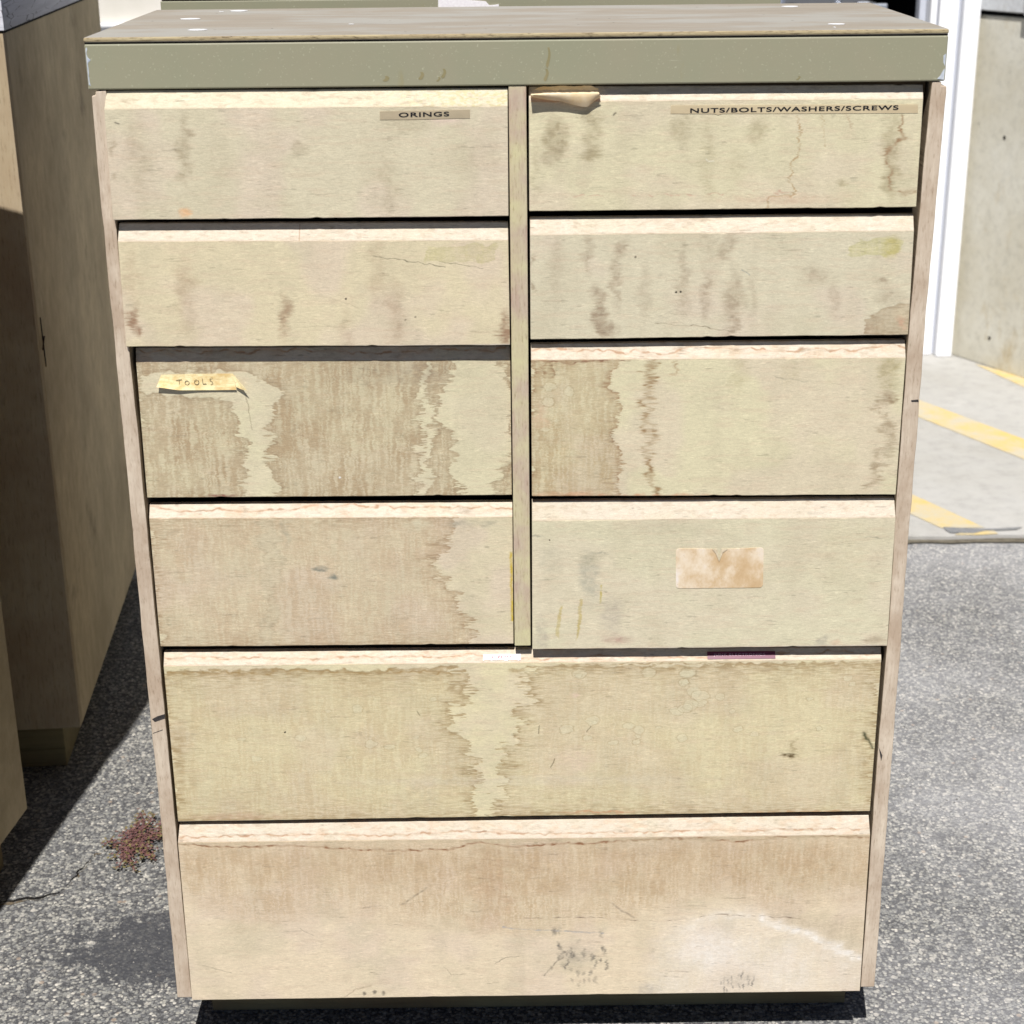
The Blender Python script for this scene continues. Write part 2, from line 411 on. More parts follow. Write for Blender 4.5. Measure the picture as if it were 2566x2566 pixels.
# --- second left
p = pane(1, (216, 200, 162), .5)
for q, rx, rz, a in [((-0.4377, 1.0050),.007,.016,.75),((-0.4333, 0.9934),.009,.009,.7),((-0.2675, 1.0031),.008,.03,.45),((-0.2644, 1.0169),.008,.02,.4),((-0.1423, 1.0063),.014,.05,.3),((-0.1629, 1.0567),.01,.05,.22),
                     ((-0.3748, 1.0227),.014,.05,.22),((-0.0174, 0.9911),.007,.026,.7),((-0.0203, 0.9795),.008,.012,.6),((-0.3771, 1.0500),.014,.03,.18),((-0.1970, 0.9884),.01,.03,.22),((-0.4350, 1.0506),.012,.05,.2)]:
    p.blob(q, rx, rz, (152, 120, 92), a)
p.wash([(-0.1078, 1.0678), (-0.0998, 1.0843), (-0.0288, 1.0858), (-0.0326, 1.0670)], (192, 180, 126), .55, .2, (170, 160, 110), .5, .6)
p.line([(-0.1648, 1.0747), (-0.1313, 1.0694), (-0.1092, 1.0656), (-0.0848, 1.0608)], .00035, (90, 84, 68), .85, .04, 0)
p.line([(-0.0913, 1.0676), (-0.0647, 1.0629), (-0.0425, 1.0595)], .0003, (95, 88, 70), .8, .04, 0)
p.line([(-0.2443, 1.0326), (-0.2044, 1.0244), (-0.1824, 1.0159)], .0005, (190, 172, 140), .5, .05, .5)
for q in [(-0.1963, 1.0266), (-0.1194, 1.0047), (-0.1312, 1.0016)]: p.blob(q, .0012, .0012, (60, 52, 42), .9, .2, .3)
p.finish()
# --- third left: nearly all brown
p = pane(2, (214, 202, 164), .2)
full = [(-0.4434, 0.9563), (-0.0078, 0.9537), (-0.0094, 0.7792), (-0.4471, 0.7835)]
hole_a = [(-0.4384, 0.9360), (-0.4130, 0.9399), (-0.3265, 0.9408), (-0.3042, 0.9344), (-0.2822, 0.9214), (-0.2712, 0.9141), (-0.2841, 0.9047), (-0.2920, 0.8952), (-0.2959, 0.8615), (-0.2927, 0.8223), (-0.2856, 0.7846), (-0.3324, 0.7851), (-0.3251, 0.8104), (-0.3224, 0.8521), (-0.3264, 0.8740), (-0.3368, 0.8910), (-0.3447, 0.9088), (-0.3836, 0.9092), (-0.4153, 0.9129), (-0.4400, 0.9175)]
hole_b = [(-0.0760, 0.9521), (-0.0328, 0.9516), (-0.0144, 0.9302), (-0.0108, 0.8775), (-0.0135, 0.8338), (-0.0277, 0.8143), (-0.0328, 0.7815), (-0.0726, 0.7820), (-0.0834, 0.8248), (-0.0772, 0.8541), (-0.1029, 0.8776), (-0.0904, 0.9192)]
hole_c = [(-0.1133, 0.9502), (-0.1051, 0.9501), (-0.1040, 0.8883), (-0.1105, 0.8545), (-0.1107, 0.8103), (-0.1218, 0.7826), (-0.1265, 0.7827), (-0.1211, 0.8399), (-0.1157, 0.8980)]
p.wash(full, (176, 153, 118), .95, .6, (146, 124, 94), 1.1, 1.0, [hole_a, hole_b, hole_c])
p.blob((-0.1587, 0.9271), .014, .007, (210, 196, 158), .6, .6); p.blob((-0.1527, 0.9032), .008, .03, (205, 190, 152), .4)
p.blob((-0.3555, 0.7884), .02, .003, (128, 70, 62), .7, .5); p.blob((-0.1401, 0.9363), .09, .02, (146, 130, 108), .35)
p.line([(-0.3178, 0.9146), (-0.3169, 0.9003), (-0.3145, 0.8811), (-0.3129, 0.8690)], .0004, (120, 104, 78), .7, .15, .2)
p.blob((-0.2142, 0.8096), .0014, .0014, (235, 230, 215), .9, .1, .3)
p.finish()
# --- fourth left
p = pane(3, (215, 200, 164), .5)
bl4 = [(-0.4460, 0.7695), (-0.0870, 0.7651), (-0.0755, 0.7539), (-0.0757, 0.7448), (-0.0864, 0.7323), (-0.0962, 0.7171), (-0.1014, 0.6992), (-0.0905, 0.6758), (-0.0776, 0.6522), (-0.0708, 0.6311), (-0.0568, 0.6044), (-0.0741, 0.5887), (-0.4470, 0.5907)]
p.wash(bl4, (190, 164, 130), .62, .7, (158, 130, 96), 1.6, 1.0, ew=.0045)
p.wash([(-0.3080, 0.7628), (-0.2916, 0.7626), (-0.2898, 0.7118), (-0.2967, 0.6601), (-0.3017, 0.5916), (-0.3210, 0.5918), (-0.3089, 0.6707), (-0.3129, 0.7223)], (206, 192, 158), .75, .35, (150, 128, 100), 1.0, .1)
for q, rx, rz, a in [((-0.2786, 0.7422),.006,.02,.35),((-0.0756, 0.7509),.02,.005,.4),((-0.0450, 0.7505),.012,.005,.35)]:
    p.blob(q, rx, rz, (140, 136, 118), a)
p.blob((-0.2456, 0.6948), .010, .004, (130, 128, 112), .7); p.blob((-0.2271, 0.6842), .010, .004, (124, 124, 110), .75)
p.blob((-0.1227, 0.7504), .018, .009, (208, 196, 162), .6, .5)
p.line([(-0.0142, 0.7135), (-0.0146, 0.6251)], .0016, (196, 168, 44), .8, .1, .2)
p.finish()
# --- top right
p = pane(4, (214, 202, 164), .35)
p.blob((0.0381, 1.2018), .014, .022, (160, 144, 110), .62, .5, .3); p.blob((0.0333, 1.1803), .013, .012, (150, 134, 104), .4, .8)
for q, rx, rz, a in [((0.0757, 1.2205),.012,.014,.4),((0.0776, 1.1971),.010,.03,.32),((0.0768, 1.1820),.012,.008,.5),((0.1762, 1.2110),.013,.02,.34),((0.2587, 1.2059),.013,.018,.36),((0.2033, 1.1764),.012,.05,.28),
                     ((0.2341, 1.1675),.012,.03,.15),((0.0158, 1.1654),.006,.04,.2),((0.4062, 1.1743),.010,.05,.42),((0.4034, 1.1526),.012,.02,.45),((0.4063, 1.2044),.014,.03,.2),((0.3532, 1.1488),.008,.006,.4)]:
    p.blob(q, rx, rz, (152, 136, 100), a)
p.line([(0.3012, 1.2225), (0.3038, 1.1969), (0.3031, 1.1775), (0.2937, 1.1647), (0.2983, 1.1516), (0.3012, 1.1363), (0.2705, 1.1344), (0.2688, 1.1234)], .0011, (176, 148, 108), .7, .5)
p.line([(0.4146, 1.2213), (0.4163, 1.1978), (0.4012, 1.1830), (0.4005, 1.1744), (0.4049, 1.1613), (0.4085, 1.1417), (0.4199, 1.1363), (0.4337, 1.1392)], .0016, (158, 128, 94), .75, .5)
p.line([(0.3271, 1.2243), (0.3273, 1.2052), (0.3291, 1.1880)], .0008, (184, 160, 120), .6, .5); p.line([(0.3530, 1.2240), (0.3626, 1.2091)], .0008, (178, 150, 118), .5, .6)
p.blob((0.2882, 1.1320), .09, .006, (206, 170, 140), .35); p.line([(0.0552, 1.1367), (0.1738, 1.1376), (0.2966, 1.1398)], .0008, (196, 150, 128), .35, .6, .8)
p.line([(0.1012, 1.2237), (0.1037, 1.2257)], .0009, (64, 58, 50), .8, .1, 0); p.line([(0.2029, 1.1760), (0.2064, 1.1729), (0.2112, 1.1746)], .0006, (226, 220, 196), .7, .1, 0)
p.finish()
# --- second right
p = pane(5, (210, 198, 166), .4)
for q, rx, rz, a in [((0.0741, 1.0721),.006,.03,.42),((0.1095, 1.0798),.008,.010,.6),((0.1047, 1.0447),.007,.04,.45),((0.0838, 1.0290),.009,.012,.5),((0.0885, 1.0038),.008,.03,.7),((0.0963, 0.9875),.014,.012,.6),
                     ((0.1815, 1.0439),.008,.05,.38),((0.2081, 1.0254),.008,.035,.45),((0.2084, 1.0841),.01,.03,.2),((0.2294, 1.0794),.010,.02,.4),((0.2376, 1.0159),.012,.045,.5),((0.2422, 0.9882),.007,.01,.5),
                     ((0.0376, 1.0635),.01,.06,.22),((0.1385, 1.0261),.01,.05,.2),((0.2597, 1.0248),.006,.04,.2),((0.3280, 1.0468),.018,.014,.35),((0.3498, 1.0192),.01,.03,.25),((0.0118, 1.0661),.003,.008,.5),((0.0117, 1.0367),.003,.008,.5),
                     ((0.4126, 1.0208),.018,.012,.32),((0.4046, 1.0392),.012,.004,.5)]:
    p.blob(q, rx, rz, (152, 130, 104), a)
p.wash([(0.3862, 0.9773), (0.3902, 0.9856), (0.3872, 0.9958), (0.4005, 1.0003), (0.4120, 1.0094), (0.4377, 1.0155), (0.4416, 0.9757)], (160, 132, 98), .7, .45, (140, 112, 80), .35, .25)
p.blob((0.4311, 0.9953), .008, .02, (214, 196, 160), .5); p.blob((0.4297, 0.9898), .006, .01, (196, 150, 120), .5)
p.wash([(0.3629, 1.0690), (0.3747, 1.0864), (0.4146, 1.0868), (0.4263, 1.0849), (0.4204, 1.0684)], (198, 188, 132), .65, .3, (176, 168, 112), .4, .5)
p.blob((0.4135, 1.0774), .011, .013, (186, 172, 104), .6, .4, .3)
p.line([(0.1504, 0.9929), (0.2047, 0.9895), (0.2411, 0.9826)], .0004, (130, 116, 92), .7, .06, .2); p.line([(0.1614, 1.0043), (0.1863, 1.0022)], .0003, (120, 108, 88), .6, .04, 0)
p.line([(0.2464, 1.0540), (0.2556, 1.0476)], .0005, (130, 134, 128), .7, .05, 0)
for q in [(0.1284, 1.0693), (0.1739, 1.0289), (0.1792, 1.0293)]: p.blob(q, .0013, .0013, (46, 40, 32), .95, .1, .4)
p.finish()
# --- third right
p = pane(6, (215, 203, 164), .4)
bl7 = [(0.0067, 0.9535), (0.1149, 0.9523), (0.1015, 0.9312), (0.0947, 0.9266), (0.1086, 0.9121), (0.1147, 0.8977), (0.1067, 0.8762), (0.1126, 0.8519), (0.1112, 0.8176), (0.1067, 0.8003), (0.1126, 0.7828), (0.0071, 0.7840)]
p.wash(bl7, (178, 154, 114), .72, .75, (150, 116, 82), .9, .85)
p.wash([(0.0203, 0.9416), (0.0294, 0.9495), (0.0376, 0.9390), (0.0353, 0.9315), (0.0216, 0.9317)], (204, 190, 148), .6, .8, (150, 118, 84), .4, .2)
p.line([(0.0103, 0.9511), (0.0603, 0.9482), (0.1081, 0.9510), (0.1240, 0.9498)], .0011, (140, 104, 78), .75, .5)
p.line([(0.1468, 0.9496), (0.1429, 0.9141), (0.1445, 0.8757), (0.1479, 0.8466), (0.1472, 0.8122), (0.1594, 0.7872)], .0042, (158, 130, 92), .75, 1.1)
p.line([(0.1786, 0.9478), (0.1744, 0.9351)], .0020, (170, 140, 104), .55, .8)
for q, rx, rz, a in [((0.3068, 0.9336),.012,.02,.2),((0.2474, 0.9367),.012,.03,.25),((0.4186, 0.9418),.014,.012,.5),((0.4193, 0.9252),.013,.018,.4)]: p.blob(q, rx, rz, (156, 140, 94), a)
for q, rx, rz, a in [((0.4105, 0.8991),.009,.007,.7),((0.4209, 0.9014),.009,.012,.6),((0.4058, 0.8872),.008,.005,.55),((0.4197, 0.8725),.012,.014,.5),((0.4229, 0.8531),.010,.014,.42),((0.4150, 0.8189),.011,.006,.55),((0.4106, 0.8016),.008,.014,.5),((0.4208, 0.8360),.012,.01,.35)]:
    p.blob(q, rx, rz, (140, 116, 84), a, 1.2)
p.blob((0.1453, 0.7849), .10, .0035, (206, 150, 112), .6); p.blob((0.0516, 0.7885), .05, .004, (208, 156, 116), .45); p.blob((0.0238, 0.8868), .01, .02, (214, 172, 140), .35)
p.rings(5, *(0.0170, 0.0561, 0.8622, 0.9251), rr=(.004, .008), seed=4)
p.line([(0.2888, 0.9291), (0.3279, 0.9230)], .0004, (130, 128, 110), .6, .1, .3)
p.finish()
# --- fourth right: greenish
p = pane(7, (214, 203, 168), .25)
for q, rx, rz, a, c in [((0.0803, 0.7072),.018,.010,.4,(160,150,122)),((0.0781, 0.6815),.012,.04,.42,(160,156,136)),((0.0328, 0.7078),.02,.02,.22,(170,164,140)),((0.1049, 0.6342),.014,.03,.38,(166,152,136)),
                        ((0.1101, 0.6023),.02,.008,.5,(176,136,120)),((0.0206, 0.6088),.01,.03,.35,(160,150,134)),((0.4251, 0.5983),.016,.006,.6,(146,124,98)),((0.3622, 0.5965),.008,.008,.5,(138,130,120)),
                        ((0.1367, 0.7422),.12,.012,.25,(186,176,142)),((0.3746, 0.7139),.06,.05,.2,(196,178,140)),((0.3818, 0.5925),.008,.006,.4,(206,160,130))]:
    p.blob(q, rx, rz, c, a)
p.wash([(0.0623, 0.5816), (0.0672, 0.6556), (0.0706, 0.6556), (0.0688, 0.6241), (0.0631, 0.6003)][1:], (184, 160, 70), .75, .3, (160, 136, 60), .15, .5)
p.wash([(0.0438, 0.6042), (0.0414, 0.6244), (0.0437, 0.6454), (0.0457, 0.6496), (0.0433, 0.6191)][:0] or [(0.0423, 0.6048), (0.0385, 0.6085), (0.0433, 0.6481), (0.0461, 0.6496)], (190, 170, 92), .7, .3, (170, 146, 76), .15, .5)
p.line([(0.0925, 0.6735), (0.0917, 0.6501)], .0012, (184, 164, 84), .7, .1, .5)
p.blob((0.0309, 0.7324), .001, .001, (70, 50, 40), .9, .1, .4)
for q in [(0.0897, 0.7148), (0.0092, 0.7387), (0.4163, 0.7307)]: p.blob(q, .012, .0012, (130, 128, 112), .5)
p.finish()
# --- wide olive drawer
p = pane(8, (219, 205, 163), .3)
l5 = [(-0.4468, 0.5644), (-0.3667, 0.5623), (-0.2984, 0.5647), (-0.2012, 0.5613), (-0.0842, 0.5662), (-0.0747, 0.5564), (-0.0694, 0.5264), (-0.0881, 0.5020), (-0.0968, 0.4844), (-0.0739, 0.4685), (-0.0596, 0.4403), (-0.0601, 0.4064), (-0.0561, 0.3453), (-0.4471, 0.3507)]
p.wash(l5, (190, 164, 122), .44, .75, (156, 130, 88), 1.7, 1.0, ew=.006)
r5 = [(0.0253, 0.5648), (0.0082, 0.5553), (-0.0114, 0.5393), (0.0105, 0.5215), (-0.0118, 0.5010), (-0.0070, 0.4788), (-0.0221, 0.4511), (-0.0266, 0.4059), (-0.0358, 0.3543), (0.4419, 0.3478), (0.4397, 0.5633), (0.4274, 0.5640), (0.1886, 0.5627)]
p.wash(r5, (190, 164, 122), .34, .75, (156, 130, 88), 1.6, 1.0, ew=.005)
p.line([(-0.4395, 0.5643), (-0.4057, 0.5606), (-0.3666, 0.5634), (-0.3280, 0.5586), (-0.2985, 0.5636), (-0.2208, 0.5593), (-0.1720, 0.5609), (-0.0844, 0.5565)], .0018, (164, 136, 90), .7, .8)
p.line([(-0.0015, 0.5609), (0.0156, 0.5649), (0.0910, 0.5661), (0.1884, 0.5670), (0.2860, 0.5636), (0.4322, 0.5661)], .0010, (160, 130, 88), .6, .5)
p.blob((-0.0088, 0.5582), .012, .004, (166, 140, 96), .6)
p.rings(26, *(0.0521, 0.4148, 0.4565, 0.5548), rr=(.003, .009), seed=11, a=.5); p.rings(12, *(-0.3687, -0.1068, 0.4409, 0.5330), rr=(.003, .008), seed=5, a=.4)
p.rings(6, *(0.1888, 0.2344, 0.5033, 0.5530), rr=(.008, .013), seed=8, a=.5)
p.blob((0.0620, 0.5247), .006, .004, (214, 186, 160), .6, .3); p.blob((0.0623, 0.4331), .03, .02, (212, 184, 160), .35); p.blob((-0.1256, 0.4803), .03, .02, (210, 192, 160), .35)
p.blob((-0.0076, 0.4057), .26, .008, (206, 192, 166), .3)
p.blob((0.3288, 0.4363), .014, .0035, (96, 78, 48), .85); p.blob((0.3332, 0.4491), .005, .014, (150, 130, 90), .5)
for a_, b_ in [((1352,1822),(1349,1840)),((1470,1838),(1480,1822)),((1380,1928),(1390,1905)),((1045,1785),(1052,1796)),((1215,2045),(1255,2055))]:
    p.line([PP(a_), PP(b_)], .0006, (96, 86, 62), .8, .08, 0)
p.line([(0.4215, 0.4676), (0.4261, 0.4580)], .0022, (84, 82, 56), .85, .1, .2); p.line([(0.4286, 0.4580), (0.4343, 0.4461)], .0018, (84, 82, 56), .85, .1, .2)
p.blob((-0.2970, 0.4781), .0012, .0012, (30, 26, 22), .95, .1, .4)
p.blob((0.0929, 0.3595), .06, .002, (196, 140, 100), .6); p.blob((0.3454, 0.3549), .10, .003, (196, 146, 100), .5); p.blob((-0.3608, 0.3588), .08, .006, (196, 160, 130), .4)
p.finish()
# --- wide bottom drawer
p = pane(9, (224, 204, 170), .4)
top6 = [(-0.4470, 0.3204), (-0.3633, 0.3210), (-0.1608, 0.3123), (-0.1099, 0.3157), (-0.0438, 0.3183), (0.0933, 0.3164), (0.2964, 0.3207), (0.4437, 0.3216), (0.4494, 0.2354), (0.3268, 0.2130), (0.2481, 0.2473), (0.1459, 0.2095), (0.0322, 0.1867), (-0.1644, 0.2017), (-0.2566, 0.2212), (-0.3607, 0.2045), (-0.4502, 0.2481)]
p.wash(top6, (188, 160, 122), .62, .10, (168, 138, 104), 2.4, 1.0, feather=.026)
p.wash([(-0.4470, 0.3204), (0.4437, 0.3216), (0.4478, 0.2594), (0.0425, 0.2471), (-0.4504, 0.2779)], (182, 152, 114), .46, .1, (168, 134, 98), 2.0, 1.0, feather=.022)
p.wash([(-0.0592, 0.3080), (-0.0287, 0.3076), (-0.0197, 0.1874), (-0.0716, 0.1882)], (178, 136, 104), .22, .1, jag=2, streak=1, feather=.01)
p.line([(-0.4442, 0.3233), (-0.3838, 0.3172), (-0.2823, 0.3181), (-0.2116, 0.3113), (-0.1609, 0.3094), (-0.0948, 0.3108), (-0.0641, 0.3198), (-0.0388, 0.3183), (-0.0236, 0.3122), (0.0425, 0.3171), (0.0831, 0.3166), (0.1440, 0.3216), (0.2303, 0.3228), (0.2711, 0.3163), (0.3166, 0.3227), (0.3775, 0.3237), (0.4366, 0.3205)], .0013, (146, 106, 74), .75, .35, .5)
p.wash([(-0.4438, 0.3285), (0.4408, 0.3269), (0.4412, 0.3210), (0.2710, 0.3187), (-0.0387, 0.3206), (-0.4443, 0.3227)], (196, 178, 142), .6, .1, jag=.3, streak=.3)
# pale rubbed arc, lower right
p.wash([(0.1633, 0.1167), (0.1879, 0.1845), (0.2288, 0.2046), (0.2752, 0.2107), (0.3328, 0.1946), (0.3861, 0.1693), (0.4401, 0.1408), (0.4443, 0.0748), (0.1588, 0.0790)], (236, 224, 206), .62, .0, jag=1.2, streak=.35, feather=.032)
p.blob((0.2356, 0.1530), .05, .035, (244, 234, 218), .4); p.line([(0.1983, 0.1843), (0.2392, 0.2045), (0.2857, 0.2075)], .006, (238, 227, 208), .3, .8, .3)
p.line([(0.3015, 0.2012), (0.3490, 0.1822), (0.3971, 0.1599), (0.4376, 0.1377)], .006, (242, 233, 218), .6, .6, .3)
p.wash([(0.3167, 0.2070), (0.4389, 0.1992), (0.4423, 0.1469), (0.3807, 0.1725)], (176, 158, 130), .5, .1, jag=1.4, streak=.6, feather=.012)
p.line([(-0.0092, 0.2056), (0.0684, 0.2069), (0.1772, 0.1981), (0.2494, 0.2080), (0.3585, 0.2004)], .0005, (140, 120, 100), .6, .25, .8)
r = random.Random(3)
p.blob((0.0635, 0.1462), .028, .026, (170, 158, 136), .35); p.blob((0.2792, 0.1056), .03, .014, (176, 164, 144), .3)
for k in range(46):     # grey shoe scuffs: small lozenges
    u, v = r.gauss(0, 1), r.gauss(0, 1)
    x = 1440 + u * 38 + v * 8; y = 2400 + v * 32
    q = PQ(x, y); p.blob(q, r.uniform(.0016, .0032), r.uniform(.003, .008), (128, 119, 104), r.uniform(.3, .85), .35, 0)
for k in range(16):
    q = PQ(1810 + (k % 7) * 13 + r.uniform(-5, 5), 2445 + (k // 7) * 16 + r.uniform(-5, 14)); p.blob(q, .0014, r.uniform(.003, .008), (126, 120, 110), r.uniform(.35, .7), .2, .2)
for q in [(-0.2144, 0.0921), (-0.2006, 0.0944), (-0.1891, 0.0923)]: p.blob(q, .003, .004, (120, 110, 94), .7, .2, .2)
p.blob((0.1585, 0.0929), .02, .01, (150, 142, 130), .35)
p.line([(0.0226, 0.1169), (0.0373, 0.1360), (0.0488, 0.1464)], .001, (130, 120, 102), .6, .1, .3); p.line([(-0.1636, 0.2272), (-0.1478, 0.2378), (-0.1279, 0.2525)], .0014, (132, 116, 94), .45, .15, .3)
p.line([(-0.4235, 0.1390), (-0.4045, 0.1337), (-0.3867, 0.1266)], .0006, (130, 118, 100), .5, .04, 0); p.line([(-0.2926, 0.1938), (-0.2766, 0.1825)], .0006, (126, 114, 98), .5, .04, 0)
p.line([(0.1121, 0.2257), (0.1226, 0.2159), (0.1388, 0.2059)], .0014, (140, 124, 106), .45, .1, .2); p.line([(-0.0411, 0.1372), (-0.0253, 0.1456), (-0.0096, 0.1479)], .0005, (110, 100, 84), .7, .06, 0)
p.line([(-0.1092, 0.1332), (-0.0990, 0.1218), (-0.0885, 0.1191), (-0.0780, 0.1215)], .0005, (130, 114, 94), .45, .06, .3); p.line([(-0.2475, 0.0818), (-0.2257, 0.0985), (-0.2044, 0.1045)], .0009, (150, 130, 104), .6, .1, .3)
for k in range(10):
    x, y = r.uniform(900, 2050), r.uniform(2240, 2470); L = r.uniform(12, 60)
    p.line([PQ(x, y), PQ(x + L, y + r.uniform(-7, 7))], .0004, (120, 104, 88), .55, .05, .3)
p.line([(-0.0300, 0.1925), (0.0062, 0.1883), (0.0997, 0.1820)], .0009, (150, 150, 150), .45, .2, .6)
p.finish()

# chamfers: fresher, creamier wood
r = random.Random(9)
for i, d in enumerate(DR):
    z0 = min(d['ml'][1], d['mr'][1]) ; z1 = max(d['tl'][1], d['tr'][1]) + .004
    c_ = {0: (210, 197, 166), 4: (208, 194, 170)}.get(i, (207, 192, 168))
    q = Pane(min(d['ml'][0], d['tl'][0]) - .002, max(d['mr'][0], d['tr'][0]) + .002, z0, z1, c_, .12)
    below = atlas[q.j0:q.j1, q.i0:q.i1].copy()
    x0, x1 = d['ml'][0], d['mr'][0]; zm = (z0 + z1) / 2
    if i in (2, 3, 6, 8, 9):
        n = 40; am = {9: .0012, 8: .0022, 6: .0030}.get(i, .0026)
        pts = []; zc = 0
        for k in range(n + 1):
            zc = zc * .6 + r.uniform(-1, 1) * am
            t = k / n; zl = d['ml'][1] * (1 - t) + d['mr'][1] * t
            pts.append((x0 + (x1 - x0) * t, zl + (.0065 if i in (9, 8) else .010) + zc))
        q.line(pts, .0009, (176, 142, 112), .9, .3, .5)
        q.tint(ss(fb(q.h, q.w, 5 * MM, 14 * MM, 3), .5, .75), (206, 176, 144), .45)
    if i == 0: q.tint(ss(fb(q.h, q.w, 2 * MM, 5 * MM, 3), .52, .66) * ss(q.X, .0, -.02) , (196, 190, 120), .0); q.tint(ss(fb(q.h, q.w, 1.5 * MM, 4 * MM, 3), .5, .62) * ss(q.X, -.22, -.02), (190, 180, 112), .45)
    if i == 1: q.line([(-0.2447, 1.1086), (-0.2456, 1.0917)], .0004, (150, 100, 60), .8, .02, 0)
    q.tint(ss(fb(q.h, q.w, 3 * MM, 10 * MM, 3), .55, .75), (176, 156, 128), .35)
    for _ in range(7):
        xx_ = r.uniform(x0 + .01, x1 - .01); q.blob((xx_, z0 + r.uniform(.004, .02)), r.uniform(.002, .012), r.uniform(.001, .004), (150, 128, 102), r.uniform(.15, .45))
    q.finish(1.0)
    zl = d['ml'][1] + (q.X - x0) / (x1 - x0) * (d['mr'][1] - d['ml'][1])
    m = (q.Z > zl)[..., None]
    atlas[q.j0:q.j1, q.i0:q.i1] = np.where(m, atlas[q.j0:q.j1, q.i0:q.i1], below)
    # thin worn brown line at the arris
    a = np.exp(-((q.Z - zl) / .0007) ** 2)[..., None] * .35
    atlas[q.j0:q.j1, q.i0:q.i1] = atlas[q.j0:q.j1, q.i0:q.i1] * (1 - a) + lin((160, 132, 104)) * a

FACE_K = (.86, .89, .965)
img = bpy.data.images.new('drawer_veneer', AW, AH, alpha=False, float_buffer=True)
buf = np.ones((AH, AW, 4), np.float32); buf[..., :3] = np.clip(atlas * np.array(FACE_K, np.float32), 0, .95)
img.colorspace_settings.name = 'Linear Rec.709'
img.pixels.foreach_set(buf.ravel()); img.update(); img.pack()
del buf

def veneer():
    s = N('drawer veneer', .72, .2)
    t = s.t.nodes.new('ShaderNodeTexImage'); t.image = img; t.interpolation = 'Cubic'
    s.L(s.co.outputs['UV'], t.inputs[0])
    f = s.noise(1, 3, .7, s.map((140, 900, 1600)))
    c = s.mix(1, t.outputs[0], s.ramp(f, [(.25, (.86, .85, .83)), (.5, (1, 1, 1)), (.75, (1.07, 1.07, 1.06))]), 'MULTIPLY')
    bw = s.t.nodes.new('ShaderNodeRGBToBW'); s.L(t.outputs[0], bw.inputs[0])
    s.color(c).bump(s.math('ADD', f, s.math('MULTIPLY', bw.outputs[0], 3.0)), .5, .0003)
    s.L(s.mr(bw.outputs[0], .25, .6, .85, .6), s.b.inputs['Roughness'])
    return s.m
M['veneer'] = veneer()
def uvf(co): return ((co.x - AX0) / (AX1 - AX0), (co.z - AZ0) / (AZ1 - AZ0))

